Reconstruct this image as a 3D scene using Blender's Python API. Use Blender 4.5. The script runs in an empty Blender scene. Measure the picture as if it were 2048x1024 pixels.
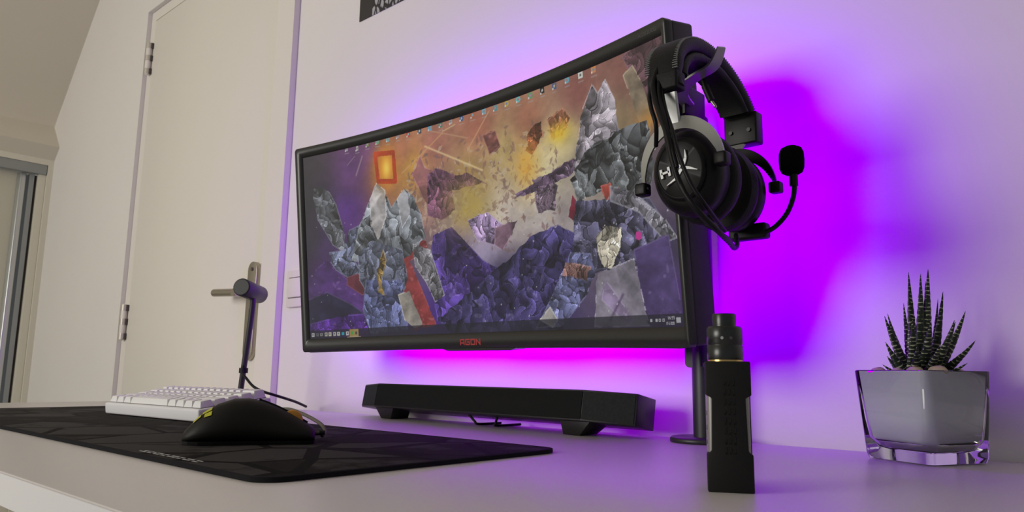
import bpy, bmesh, math, random
import numpy as np
from mathutils import Vector, Matrix
random.seed(7)
S = bpy.context.scene
COL = S.collection
PI = math.pi

# ------------------------------------------------------------------ camera
YAW, PITCH, ROLL = math.radians(-42), math.radians(9.07), math.radians(.77)
FPX = 1480.5
_f = Vector((math.sin(YAW) * math.cos(PITCH), math.cos(YAW) * math.cos(PITCH), math.sin(PITCH)))
_r0 = Vector((math.cos(YAW), -math.sin(YAW), 0)); _u0 = _r0.cross(_f)
_r = _r0 * math.cos(ROLL) + _u0 * math.sin(ROLL); _u = _u0 * math.cos(ROLL) - _r0 * math.sin(ROLL)
CAMP = Vector((0, 0, .828))
cam = bpy.data.cameras.new('camera'); camo = bpy.data.objects.new('camera', cam); COL.objects.link(camo)
camo.matrix_world = Matrix(((_r.x, _u.x, -_f.x, CAMP.x), (_r.y, _u.y, -_f.y, CAMP.y), (_r.z, _u.z, -_f.z, CAMP.z), (0, 0, 0, 1)))
cam.sensor_width = 36; cam.lens = FPX / 2048 * 36; cam.clip_start = .01
cam.dof.use_dof = True; cam.dof.focus_distance = .80; cam.dof.aperture_fstop = 20
S.camera = camo

def at(px, py, Y):
    """point of the plane y=Y seen at a place of the photograph"""
    d = _f * FPX + _r * (px - 1024) - _u * (py - 512)
    return CAMP + d * (Y / d.y)

# ------------------------------------------------------------------ world, lights, exposure
S.view_settings.view_transform = 'Standard'; S.view_settings.look = 'None'
S.view_settings.exposure = 0; S.view_settings.gamma = 1; S.view_settings.use_curve_mapping = False
W = bpy.data.worlds.new('room_daylight'); S.world = W; W.use_nodes = True
W.node_tree.nodes['Background'].inputs[0].default_value = (.93, .95, 1, 1)
W.node_tree.nodes['Background'].inputs[1].default_value = .20

def area(name, loc, target, sx, sy, power, color, spread=180):
    l = bpy.data.lights.new(name, 'AREA'); l.shape = 'RECTANGLE'; l.size = sx; l.size_y = sy
    l.energy = power; l.color = color; l.spread = math.radians(spread)
    o = bpy.data.objects.new(name, l); COL.objects.link(o); o.location = loc
    o.rotation_euler = (Vector(target) - Vector(loc)).to_track_quat('-Z', 'Y').to_euler()
    return o
area('window_daylight', (-1.75, -2.1, 1.45), (-.9, .9, 1.0), 1.3, 1.1, 43, (1, .95, .87))

# ------------------------------------------------------------------ materials
def mat(name, col=(.5, .5, .5), rough=.5, metal=0, spec=.5, noise=0, nscale=20, bump=0, bscale=200, coat=0, emit=None, es=1, sheen=0):
    m = bpy.data.materials.new(name); m.use_nodes = True; nt = m.node_tree; b = nt.nodes['Principled BSDF']
    b.inputs['Base Color'].default_value = (*col, 1); b.inputs['Roughness'].default_value = rough
    b.inputs['Metallic'].default_value = metal; b.inputs['Specular IOR Level'].default_value = spec
    b.inputs['Coat Weight'].default_value = coat; b.inputs['Sheen Weight'].default_value = sheen
    if emit: b.inputs['Emission Color'].default_value = (*emit, 1); b.inputs['Emission Strength'].default_value = es
    tc = nt.nodes.new('ShaderNodeTexCoord')
    if noise:
        n = nt.nodes.new('ShaderNodeTexNoise'); n.inputs['Scale'].default_value = nscale; n.inputs['Detail'].default_value = 5
        nt.links.new(tc.outputs['Object'], n.inputs['Vector'])
        r = nt.nodes.new('ShaderNodeValToRGB')
        r.color_ramp.elements[0].position = .3; r.color_ramp.elements[1].position = .7
        r.color_ramp.elements[0].color = (*[c * (1 - noise) for c in col], 1)
        r.color_ramp.elements[1].color = (*[min(1, c * (1 + noise)) for c in col], 1)
        nt.links.new(n.outputs['Fac'], r.inputs['Fac']); nt.links.new(r.outputs['Color'], b.inputs['Base Color'])
    if bump:
        n = nt.nodes.new('ShaderNodeTexNoise'); n.inputs['Scale'].default_value = bscale; n.inputs['Detail'].default_value = 4
        nt.links.new(tc.outputs['Object'], n.inputs['Vector'])
        bp = nt.nodes.new('ShaderNodeBump'); bp.inputs['Strength'].default_value = bump; bp.inputs['Distance'].default_value = .001
        nt.links.new(n.outputs['Fac'], bp.inputs['Height']); nt.links.new(bp.outputs['Normal'], b.inputs['Normal'])
    return m

M = {}
M['wall'] = mat('wall_paint', (.80, .775, .74), .75, spec=.25, noise=.015, nscale=3, bump=.25, bscale=160)
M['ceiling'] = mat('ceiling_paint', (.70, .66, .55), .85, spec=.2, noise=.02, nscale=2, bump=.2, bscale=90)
M['closet_wall'] = mat('closet_wall_paint', (.72, .69, .58), .8, spec=.2)
M['closet_panel'] = mat('closet_panel', (.60, .58, .46), .5, noise=.02, nscale=3)
M['door'] = mat('door_paint', (.80, .765, .70), .45, spec=.35, noise=.012, nscale=2, bump=.1, bscale=60)
M['trim'] = mat('trim_paint', (.81, .775, .71), .4, spec=.4)
M['seam'] = mat('seam_dark', (.10, .09, .08), .8)
M['floor'] = mat('floor_wood', (.045, .035, .03), .45, noise=.3, nscale=12)
M['desk'] = mat('desk_laminate', (.63, .60, .585), .33, spec=.5, bump=.05, bscale=700)
M['desk_edge'] = mat('desk_edge_white', (.86, .85, .86), .4)
M['alu'] = mat('aluminium', (.56, .58, .58), .35, .85)
M['alu_rail'] = mat('aluminium_rail', (.33, .35, .34), .5, .3)
M['hinge'] = mat('hinge_knuckle', (.60, .56, .49), .4, .35)
M['steel'] = mat('brushed_steel', (.46, .42, .36), .38, 1, bump=.1, bscale=300)
M['screw'] = mat('screw_dark', (.12, .11, .1), .4, .6)
M['blk_plastic'] = mat('black_plastic', (.016, .016, .017), .42, spec=.45)
M['blk_gloss'] = mat('black_gloss_bezel', (.012, .012, .012), .16, spec=.5)
M['bezel'] = mat('dark_grey_bezel', (.022, .022, .021), .33, spec=.5)
M['shell'] = mat('monitor_shell', (.03, .028, .032), .5, spec=.4)
M['pole'] = mat('black_pole', (.024, .024, .027), .42, .1)
M['head_blk'] = mat('headset_black', (.0045, .0045, .005), .42, spec=.22)
M['leather'] = mat('headset_leatherette', (.009, .009, .0095), .55, spec=.2, bump=.3, bscale=500)
M['foam'] = mat('microphone_foam', (.003, .003, .003), 1, spec=.05, bump=.6, bscale=900)
M['stitch'] = mat('grey_stitching', (.16, .16, .16), .8)
M['head_alu'] = mat('headset_aluminium', (.42, .43, .42), .42, .75)
M['logo_grey'] = mat('logo_grey', (.36, .37, .37), .4, .3)
M['cable'] = mat('black_cable', (.004, .004, .005), .5, spec=.25)
M['cable_sleeve'] = mat('braided_mouse_cable', (.12, .105, .09), .6, bump=.5, bscale=900)
M['kb'] = mat('keyboard_white', (.80, .80, .83), .42, spec=.4)
M['key'] = mat('keycap_white', (.85, .85, .86), .38, spec=.4)
M['mouse'] = mat('mouse_soft_black', (.0065, .006, .005), .55, spec=.25)
M['mouse_base'] = mat('mouse_base_black', (.006, .006, .006), .5, spec=.3)
M['yellow'] = mat('yellow_print', (.42, .42, .02), .5)
M['orange'] = mat('orange_rubber', (.60, .27, .03), .5)
M['mat_edge'] = mat('mat_edge', (.010, .010, .012), .9, spec=.15)
M['sb'] = mat('soundbar_black', (.009, .009, .010), .35)
M['sb_grille'] = mat('soundbar_cloth', (.011, .012, .012), .9, spec=.15, bump=.5, bscale=1200)
M['sb_side'] = mat('soundbar_side_cloth', (.026, .029, .029), .9, spec=.15, bump=.5, bscale=1200, noise=.15, nscale=300)
M['vape'] = mat('matte_black_rubber', (.006, .006, .006), .6, spec=.3)
M['vape_metal'] = mat('satin_silver_panel', (.30, .29, .28), .45, .35)
M['tank'] = mat('black_anodised', (.010, .012, .012), .30, spec=.6)
M['gold'] = mat('gold_ring', (.75, .50, .20), .25, 1)
M['pebble'] = mat('tan_pebble', (.36, .29, .20), .6, noise=.25, nscale=60)
M['soil'] = mat('dark_soil', (.03, .024, .018), 1, noise=.4, nscale=300)
M['pot_in'] = mat('white_painted_liner', (.70, .74, .73), .5, spec=.3)
M['red_logo'] = mat('red_lettering', (.42, .03, .03), .5)
M['faint'] = mat('faint_grey_lettering', (.065, .065, .062), .5)
M['switch'] = mat('switch_plastic', (.80, .75, .72), .35)
M['led_strip'] = mat('led_strip', (.6, .5, .6), .5, emit=(.45, 0, 1), es=2)

def glass():
    m = bpy.data.materials.new('clear_glass'); m.use_nodes = True; b = m.node_tree.nodes['Principled BSDF']
    b.inputs['Base Color'].default_value = (.93, .94, .96, 1); b.inputs['Roughness'].default_value = .03
    b.inputs['Transmission Weight'].default_value = 1; b.inputs['IOR'].default_value = 1.47
    return m
M['glass'] = glass()

# ------------------------------------------------------------------ mesh helpers
def link(name, me, m=None, parent=None, smooth=False):
    o = bpy.data.objects.new(name, me); COL.objects.link(o)
    if m is not None: me.materials.append(m)
    if parent is not None: o.parent = parent
    if smooth:
        for p in me.polygons: p.use_smooth = True
    return o
def empty(name, label=None, cat=None, group=None, loc=(0, 0, 0), kind=None):
    o = bpy.data.objects.new(name, None); COL.objects.link(o); o.location = loc; o.empty_display_size = .02
    if label: o['label'] = label
    if cat: o['category'] = cat
    if group: o['group'] = group
    if kind: o['kind'] = kind
    return o
def tag(o, label=None, cat=None, group=None, kind=None):
    if label: o['label'] = label
    if cat: o['category'] = cat
    if group: o['group'] = group
    if kind: o['kind'] = kind
    return o
def fin(name, bm, m, parent=None, smooth=False, bevel=0, seg=3, angle=40):
    """finish a bmesh given in world coordinates"""
    me = bpy.data.meshes.new(name); bmesh.ops.recalc_face_normals(bm, faces=bm.faces); 
    if bevel:
        es = [e for e in bm.edges if len(e.link_faces) == 2 and e.calc_face_angle(0) > math.radians(angle)]
        bmesh.ops.bevel(bm, geom=es, offset=bevel, segments=seg, affect='EDGES', profile=.5, clamp_overlap=True)
        smooth = True
    bm.to_mesh(me); bm.free()
    o = link(name, me, m, None, False)
    if smooth:
        for p in me.polygons: p.use_smooth = True
        try: me.set_sharp_from_angle(angle=math.radians(50 if not bevel else 35))
        except Exception: pass
    if parent is not None:
        o.parent = parent; o.matrix_parent_inverse = Matrix.Translation(-Vector(parent.location))
    return o
def bbox(bm, lo, hi, T=None):
    vs = []
    for z in (lo[2], hi[2]):
        for x, y in ((lo[0], lo[1]), (hi[0], lo[1]), (hi[0], hi[1]), (lo[0], hi[1])):
            v = Vector((x, y, z)); vs.append(bm.verts.new(T @ v if T else v))
    for f in ((3, 2, 1, 0), (4, 5, 6, 7), (0, 1, 5, 4), (1, 2, 6, 5), (2, 3, 7, 6), (3, 0, 4, 7)):
        bm.faces.new([vs[i] for i in f])
    return vs
def box(name, lo, hi, m, parent=None, bevel=0, T=None, seg=2):
    bm = bmesh.new(); bbox(bm, lo, hi, T); return fin(name, bm, m, parent, bevel=bevel, seg=seg)
def prism(bm, pts, vec):
    """closed polygon of 3D points extruded along vec"""
    a = [bm.verts.new(Vector(p)) for p in pts]; b = [bm.verts.new(Vector(p) + Vector(vec)) for p in pts]
    bm.faces.new(a[::-1]); bm.faces.new(b); n = len(a)
    for i in range(n): bm.faces.new((a[i], a[(i + 1) % n], b[(i + 1) % n], b[i]))
def catmull(pts, n=8, closed=False):
    P = [Vector(p) for p in pts]; out = []; L = len(P)
    rng = range(L if closed else L - 1)
    for i in rng:
        if closed: p0, p1, p2, p3 = P[(i - 1) % L], P[i], P[(i + 1) % L], P[(i + 2) % L]
        else: p0, p1, p2, p3 = P[max(i - 1, 0)], P[i], P[i + 1], P[min(i + 2, L - 1)]
        for k in range(n):
            t = k / n
            out.append(.5 * ((2 * p1) + (p2 - p0) * t + (2 * p0 - 5 * p1 + 4 * p2 - p3) * t * t + (3 * p1 - p0 - 3 * p2 + p3) * t ** 3))
    if not closed: out.append(P[-1])
    return out
def frames(path, up=Vector((0, 0, 1))):
    out = []; prev = None
    for i, p in enumerate(path):
        t = (path[min(i + 1, len(path) - 1)] - path[max(i - 1, 0)]).normalized()
        if prev is None:
            a = up if abs(t.dot(up)) < .95 else Vector((1, 0, 0))
            n = (a - t * a.dot(t)).normalized()
        else:
            n = (prev - t * prev.dot(t)).normalized()
        prev = n; out.append((p, t, n, t.cross(n)))
    return out
def sweep(bm, path, section, up=Vector((0, 0, 1)), cap=True, fixed=None):
    """section(i, n) -> list of (a,b) offsets along normal and binormal"""
    rings = []; N = len(path)
    for i, (p, t, n, b) in enumerate(frames(path, up)):
        if fixed is not None:
            b = fixed; n = t.cross(b).normalized() * -1
        rings.append([bm.verts.new(p + n * a + b * c) for a, c in section(i, N)])
    k = len(rings[0])
    for r0, r1 in zip(rings, rings[1:]):
        for j in range(k): bm.faces.new((r0[j], r0[(j + 1) % k], r1[(j + 1) % k], r1[j]))
    if cap: bm.faces.new(rings[0][::-1]); bm.faces.new(rings[-1])
def tube(name, pts, r, m, parent=None, n=8, k=10, smooth_path=True, up=Vector((0, 0, 1))):
    bm = bmesh.new(); path = catmull(pts, n) if smooth_path else [Vector(p) for p in pts]
    sweep(bm, path, lambda i, N: [(r * math.cos(2 * PI * j / k), r * math.sin(2 * PI * j / k)) for j in range(k)], up)
    return fin(name, bm, m, parent, smooth=True)
def rrect(a, b, r, n=5):
    out = []
    for cx, cy, s in ((a - r, b - r, 0), (-a + r, b - r, 1), (-a + r, -b + r, 2), (a - r, -b + r, 3)):
        for k in range(n + 1):
            t = PI / 2 * (s + k / n); out.append((cx + r * math.cos(t), cy + r * math.sin(t)))
    return out
def loft(bm, rings, cap=True):
    R = [[bm.verts.new(Vector(p)) for p in r] for r in rings]; k = len(R[0])
    for r0, r1 in zip(R, R[1:]):
        for j in range(k): bm.faces.new((r0[j], r0[(j + 1) % k], r1[(j + 1) % k], r1[j]))
    if cap: bm.faces.new(R[0][::-1]); bm.faces.new(R[-1])
    return R
def lathe(name, prof, m, parent=None, T=Matrix(), k=40, smooth=True, sx=1, sy=1):
    """prof: list of (radius, height) around local z, then transformed by T"""
    bm = bmesh.new(); rings = []
    for r, z in prof:
        rings.append([T @ Vector((sx * r * math.cos(2 * PI * j / k), sy * r * math.sin(2 * PI * j / k), z)) for j in range(k)])
    loft(bm, rings); return fin(name, bm, m, parent, smooth=smooth)
def basis(o, x, y, z):
    x, y, z = Vector(x), Vector(y), Vector(z)
    return Matrix(((x.x, y.x, z.x, o[0]), (x.y, y.y, z.y, o[1]), (x.z, y.z, z.z, o[2]), (0, 0, 0, 1)))
def text(name, s, size, T, m, parent, depth=.0002, sx=1):
    c = bpy.data.curves.new(name, 'FONT'); c.body = s; c.size = size; c.extrude = depth; c.align_x = 'LEFT'
    t = bpy.data.objects.new(name + '_src', c); COL.objects.link(t)
    bpy.context.view_layer.update()
    me = bpy.data.meshes.new_from_object(t.evaluated_get(bpy.context.evaluated_depsgraph_get()))
    bpy.data.objects.remove(t); bpy.data.curves.remove(c); me.name = name
    me.transform(T @ Matrix.Diagonal((sx, 1, 1, 1)))
    me.materials.clear()
    o = link(name, me, m)
    if parent is not None:
        o.parent = parent; o.matrix_parent_inverse = Matrix.Translation(-Vector(parent.location))
    return o

# ------------------------------------------------------------------ room
WY = .893        # wall behind the desk
LY = .877        # door wall, a little proud of it
DT = .75         # desk top
def st(o): o['kind'] = 'structure'; return o
st(box('wall_back', (-1.499, WY, 0), (1.6, WY + .12, 2.5), M['wall']))
st(box('wall_left', (-3.26, LY, 0), (-2.392, LY + .12, 2.5), M['wall']))
st(box('wall_left_over_door', (-2.392, LY, 1.973), (-1.575, LY + .12, 2.5), M['wall']))
bm = bmesh.new(); bbox(bm, (-1.575, LY, 0), (-1.5, LY + .12, 2.5))
st(fin('trim_1', bm, M['trim']))
st(box('floor', (-3.4, -2.6, -.05), (1.6, 1.0, 0), M['floor']))
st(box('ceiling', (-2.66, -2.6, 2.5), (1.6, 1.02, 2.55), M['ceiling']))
# sloping ceiling with the ledge above the closet
A = at(109, 322, LY); B = at(119.5, 294.8, LY); C_ = at(109, 255, LY); D_ = at(200, 0, LY)
XC = A.x
k_ = (2.5 - C_.z) / (D_.z - C_.z); E_ = (C_.x + (D_.x - C_.x) * k_, 2.5)
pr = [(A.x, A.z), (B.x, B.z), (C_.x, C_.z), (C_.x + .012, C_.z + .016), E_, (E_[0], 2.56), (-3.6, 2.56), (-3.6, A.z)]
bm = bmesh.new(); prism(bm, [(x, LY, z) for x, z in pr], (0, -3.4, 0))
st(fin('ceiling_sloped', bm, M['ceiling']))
# closet wall with a sliding door in it
rt = CAMP + (at(97, 331, 1) - CAMP) * (XC / (at(97, 331, 1) - CAMP).x)
rb = CAMP + (at(94, 350, 1) - CAMP) * (XC / (at(94, 350, 1) - CAMP).x)
ry = rt.y
bm = bmesh.new()
bbox(bm, (XC - .1, ry, 0), (XC, LY + .1, A.z)); bbox(bm, (XC - .1, -2.5, rt.z), (XC, ry, A.z))
st(fin('wall_closet', bm, M['closet_wall']))
d2 = empty('door_2', kind='structure', loc=(XC, ry, 0))
box('header_rail', (XC - .03, -1.6, rb.z), (XC - .002, ry - .002, rt.z), M['alu_rail'], d2, .002)
box('sliding_panel', (XC - .075, -1.6, .02), (XC - .05, ry - .085, rb.z), M['closet_panel'], d2)
bm = bmesh.new()
prism(bm, [(XC - .05, ry - .088, .02), (XC - .028, ry - .080, .02), (XC - .028, ry - .062, .02), (XC - .05, ry - .055, .02)], (0, 0, rb.z - .02))
fin('edge_profile', bm, M['alu'], d2, bevel=.003)
box('side_channel', (XC - .075, ry - .050, .01), (XC - .03, ry - .034, rb.z), M['alu_rail'], d2)
box('channel_gap', (XC - .08, ry - .034, .01), (XC - .045, ry - .024, rb.z), M['seam'], d2)
box('side_jamb', (XC - .08, ry - .024, .01), (XC - .012, ry - .001, rb.z), M['closet_wall'], d2)

# hinged door
DY = LY + .011
d1 = empty('door_1', kind='structure', loc=(-2.0, DY, 0))
box('door_leaf', (-2.352, DY, .01), (-1.578, DY + .04, 1.935), M['door'], d1, .002)
bm = bmesh.new()
bbox(bm, (-2.391, DY + .002, 0), (-2.3555, DY + .05, 1.972)); bbox(bm, (-2.3555, DY + .002, 1.9385), (-1.575, DY + .05, 1.972))
fin('door_frame', bm, M['trim'], d1)
for zc in (.979 + .828, .1395 + .828):
    hx = -2.366
    hg = lathe('hinge', [(0.0, -.056), (.0075, -.053), (.0085, -.050), (.0085, .050), (.0075, .053), (0.0, .056)], M['trim'], d1,
               Matrix.Translation((hx, LY + .003, zc)), 16)
    for a, b in ((-.052, -.034), (-.008, .010), (.034, .052)):
        lathe('knuckle', [(.0, a), (.0092, a), (.0092, b), (0.0, b)], M['hinge'], hg, Matrix.Translation((hx, LY + .003, zc)), 16)
        box('knuckle_gap', (hx + .006, LY + .005, zc + a), (hx + .0115, LY + .0135, zc + b), M['seam'], hg)
# handle plate, lever
pc = at(505, 590, DY - .006)
hx = pc.x; z0, z1 = 1.083 - .232, 1.083
bm = bmesh.new(); hw = .0205; pts = []
for k in range(9): t = PI * k / 8; pts.append((hx + hw * math.cos(t), DY - .011, z1 - hw + hw * math.sin(t)))
for k in range(9): t = PI + PI * k / 8; pts.append((hx + hw * math.cos(t), DY - .011, z0 + hw + hw * math.sin(t)))
prism(bm, pts, (0, .011, 0))
pl = fin('handle_plate', bm, M['steel'], d1, bevel=.0012)
for z in (z1 - .018, z0 + .018):
    lathe('plate_screw', [(0, 0), (.0045, 0), (.0045, .0012), (.0015, .0014), (0, .0014)], M['screw'], pl, basis((hx, DY - .0115, z), (1, 0, 0), (0, 0, 1), (0, -1, 0)), 14)
box('keyhole', (hx - .003, DY - .012, .945), (hx + .003, DY - .009, .972), M['seam'], pl, .001)
lv = at(420, 585, .83)
lathe('lever_neck', [(0, 0), (.0115, 0), (.0115, .004), (.009, .006), (.009, .045), (0, .045)], M['steel'], pl, basis((hx, DY - .011, lv.z - .006), (1, 0, 0), (0, 0, 1), (0, -1, 0)), 24)
tube('lever', [(hx + .009, DY - .047, lv.z - .006), (hx - .03, DY - .047, lv.z - .004), (lv.x, DY - .047, lv.z)], .0092, M['steel'], pl, n=6, k=18)
box('strike_mark', (-1.5765, LY - .0006, 1.03), (-1.5745, LY + .0006, 1.075), M['steel'], d1)

# light switch
s0 = at(582, 545, WY); sx0 = s0.x; sz0 = .828 + .139; 
sw = empty('light_switch', 'white double light switch plate on the wall at the left edge of the monitor', 'light switch', loc=(sx0 + .041, WY, sz0))
box('plate', (sx0, WY - .009, sz0), (sx0 + .082, WY, sz0 + .082), M['switch'], sw, .003)
box('rocker', (sx0 + .008, WY - .0115, sz0 + .0215), (sx0 + .074, WY - .007, sz0 + .0640), M['switch'], sw, .001)
box('rocker_seam', (sx0 + .009, WY - .0094, sz0 + .0645), (sx0 + .073, WY - .008, sz0 + .066), M['seam'], sw)
box('rocker_seam', (sx0 + .009, WY - .0094, sz0 + .0195), (sx0 + .073, WY - .008, sz0 + .021), M['seam'], sw)

# poster
def poster_mat():
    m = bpy.data.materials.new('poster_print'); m.use_nodes = True; nt = m.node_tree; b = nt.nodes['Principled BSDF']; b.inputs['Roughness'].default_value = .6
    tc = nt.nodes.new('ShaderNodeTexCoord'); mp = nt.nodes.new('ShaderNodeMapping'); mp.inputs['Scale'].default_value = (50, 1, 24); mp.inputs['Rotation'].default_value = (0, .5, 0)
    v = nt.nodes.new('ShaderNodeTexVoronoi'); v.inputs['Scale'].default_value = 1.5; v.feature = 'DISTANCE_TO_EDGE'
    r = nt.nodes.new('ShaderNodeValToRGB'); r.color_ramp.elements[0].position = .10; r.color_ramp.elements[1].position = .17
    r.color_ramp.elements[0].color = (.02, .018, .018, 1); r.color_ramp.elements[1].color = (.42, .43, .42, 1)
    s = nt.nodes.new('ShaderNodeSeparateXYZ'); g = nt.nodes.new('ShaderNodeMath'); g.operation = 'GREATER_THAN'; g.inputs[1].default_value = .045
    mx = nt.nodes.new('ShaderNodeMix'); mx.data_type = 'RGBA'; mx.inputs[6].default_value = (.028, .025, .022, 1)
    L = nt.links.new
    L(tc.outputs['Object'], mp.inputs['Vector']); L(mp.outputs['Vector'], v.inputs['Vector']); L(v.outputs['Distance'], r.inputs['Fac'])
    L(tc.outputs['Object'], s.inputs[0]); L(s.outputs['X'], g.inputs[0]); L(g.outputs[0], mx.inputs[0]); L(r.outputs['Color'], mx.inputs[7]); L(mx.outputs[2], b.inputs['Base Color'])
    return m
p0 = at(720, 44.5, WY)
bm = bmesh.new(); bbox(bm, (0, -.0015, 0), (.6, 0, .42))
ps = fin('poster', bm, poster_mat()); ps.location = (p0.x, WY - .0005, p0.z)
tag(ps, 'dark poster with a pale chain mesh pattern on the wall above the monitor', 'poster')

# ------------------------------------------------------------------ desk
DX0, DX1, DY0 = -1.965, 1.5, .175
desk = empty('desk', 'long light grey desk with a white front edge under the monitor', 'desk', loc=(-.3, .5, 0))
bm = bmesh.new(); bbox(bm, (DX0, DY0, DT - .024), (DX1, LY - .003, DT)); 
fin('tabletop', bm, M['desk'], desk, bevel=.0012, seg=2)
box('front_edge', (DX0, DY0 - .0016, DT - .0235), (DX1, DY0 - .0002, DT - .0012), M['desk_edge'], desk)
for x in (DX0 + .1, DX1 - .1):
    for y in (.26, .80): box('leg', (x - .025, y - .025, 0), (x + .025, y + .025, DT - .024), M['desk_edge'], desk, .003)

# desk mat
def mat_print():
    m = bpy.data.materials.new('desk_mat_cloth'); m.use_nodes = True; nt = m.node_tree; b = nt.nodes['Principled BSDF']; b.inputs['Roughness'].default_value = .95; b.inputs['Specular IOR Level'].default_value = .15
    L = nt.links.new; tc = nt.nodes.new('ShaderNodeTexCoord')
    n1 = nt.nodes.new('ShaderNodeTexNoise'); n1.inputs['Scale'].default_value = 16; n1.inputs['Detail'].default_value = 7; n1.inputs['Roughness'].default_value = .65
    v = nt.nodes.new('ShaderNodeTexVoronoi'); v.feature = 'DISTANCE_TO_EDGE'; v.inputs['Scale'].default_value = 9
    v2 = nt.nodes.new('ShaderNodeTexVoronoi'); v2.inputs['Scale'].default_value = 9
    r = nt.nodes.new('ShaderNodeValToRGB'); r.color_ramp.elements[0].position = .46; r.color_ramp.elements[1].position = .54
    r.color_ramp.elements[0].color = (.015, .0135, .012, 1); r.color_ramp.elements[1].color = (.046, .043, .041, 1)
    e = nt.nodes.new('ShaderNodeMath'); e.operation = 'GREATER_THAN'; e.inputs[1].default_value = .035
    mx = nt.nodes.new('ShaderNodeMix'); mx.data_type = 'RGBA'; mx.inputs[6].default_value = (.008, .0075, .007, 1)
    ad = nt.nodes.new('ShaderNodeMix'); ad.data_type = 'FLOAT'; ad.inputs[0].default_value = .35
    sx = nt.nodes.new('ShaderNodeSeparateColor')
    mp = nt.nodes.new('ShaderNodeMapping'); mp.inputs['Rotation'].default_value = (0, 0, .5)
    L(tc.outputs['Object'], mp.inputs['Vector']); L(mp.outputs[0], v.inputs['Vector']); L(mp.outputs[0], v2.inputs['Vector'])
    L(tc.outputs['Object'], n1.inputs['Vector']); L(v2.outputs['Color'], sx.inputs[0])
    L(n1.outputs['Fac'], ad.inputs[2]); L(sx.outputs[0], ad.inputs[3]); L(ad.outputs[0], r.inputs['Fac'])
    L(v.outputs['Distance'], e.inputs[0]); L(e.outputs[0], mx.inputs[0]); L(r.outputs['Color'], mx.inputs[7]); L(mx.outputs[2], b.inputs['Base Color'])
    n3 = nt.nodes.new('ShaderNodeTexNoise'); n3.inputs['Scale'].default_value = 1500; bp = nt.nodes.new('ShaderNodeBump'); bp.inputs['Strength'].default_value = .5; bp.inputs['Distance'].default_value = .0005
    L(tc.outputs['Object'], n3.inputs['Vector']); L(n3.outputs['Fac'], bp.inputs['Height']); L(bp.outputs[0], b.inputs['Normal'])
    return m
PW, PD = 1.14, .332
padT = Matrix.Translation((-.4826, .2796, DT)) @ Matrix.Rotation(-.0097, 4, 'Z')
def pad_ring(z, g): return [padT @ Vector((x - PW / 2, y + PD / 2, z)) for x, y in rrect(PW / 2 - g, PD / 2 - g, .022 - g, 8)]
dm = empty('desk_mat', 'large black desk mat with a faint dark pattern under the keyboard', 'desk mat', loc=(-1.05, .44, DT))
bm = bmesh.new(); loft(bm, [pad_ring(0.0002, .0006), pad_ring(.0012, 0), pad_ring(.0030, 0), pad_ring(.0040, .0012)]); fin('cloth_top', bm, mat_print(), dm, smooth=True)
bm = bmesh.new()
o_, i_ = [pad_ring(.0042, .0002), pad_ring(.0042, .0030)]
R1 = loft(bm, [pad_ring(.0004, -.0003), pad_ring(.0038, -.0003), o_, i_, pad_ring(.0036, .0030)], cap=False)
fin('stitched_edge', bm, M['mat_edge'], dm, smooth=True)
xx = .12
bm = bmesh.new()
for k, w in enumerate((.014, .018, .011, .020, .012, .016, .012, .018)):
    p = padT @ Vector((-xx - .0, .0075 + .0, .0043)); 
    for q in range(2):
        a = padT @ Vector((-xx, .010 + q * .0045, .00415)); b = padT @ Vector((-xx - w * .72, .0115 + q * .0045, .0044))
        bbox(bm, (b.x, a.y, a.z), (a.x, b.y, b.z))
    xx += w
fin('woven_logo', bm, M['logo_grey'], dm)

# ------------------------------------------------------------------ keyboard
kb = empty('keyboard', 'compact white mechanical keyboard on the desk mat behind the mouse', 'keyboard', loc=(-1.19, .4919, DT + .005))
KT = Matrix.Translation((-1.19, .4919, DT + .0048)) @ Matrix.Rotation(.0559, 4, 'Z') @ Matrix.Rotation(.1288, 4, 'X')
KW, KD, KH = .2995, .118, .018
bm = bmesh.new(); vs = bbox(bm, (-KW / 2, 0, 0), (KW / 2, KD, KH), KT)
fin('case', bm, M['kb'], kb, bevel=.003)
bm = bmesh.new(); bbox(bm, (-KW / 2 + .006, .007, KH), (KW / 2 - .006, KD - .005, KH + .0012), KT); fin('switch_plate', bm, M['seam'], kb)
for sx in (-1, 1):
    bm = bmesh.new(); c = KT @ Vector((sx * .12, .105, 0)); bbox(bm, (c.x - .012, c.y - .006, DT + .0042), (c.x + .012, c.y + .006, c.z + .001)); fin('rear_foot', bm, M['blk_plastic'], kb)
    bm = bmesh.new(); c = KT @ Vector((sx * .12, .008, 0)); bbox(bm, (c.x - .012, c.y - .004, DT + .0042), (c.x + .012, c.y + .004, c.z + .0009)); fin('front_foot', bm, M['blk_plastic'], kb)
rows = [[1.25] * 3 + [6.25] + [1.25] * 4, [2.25] + [1] * 10 + [2.75], [1.75] + [1] * 11 + [2.25], [1.5] + [1] * 12 + [1.5], [1] * 13 + [2]]
ux = (KW - .010) / 15; uy = (KD - .011) / 5
heights = (.0092, .0088, .0090, .0100, .0118)
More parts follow.
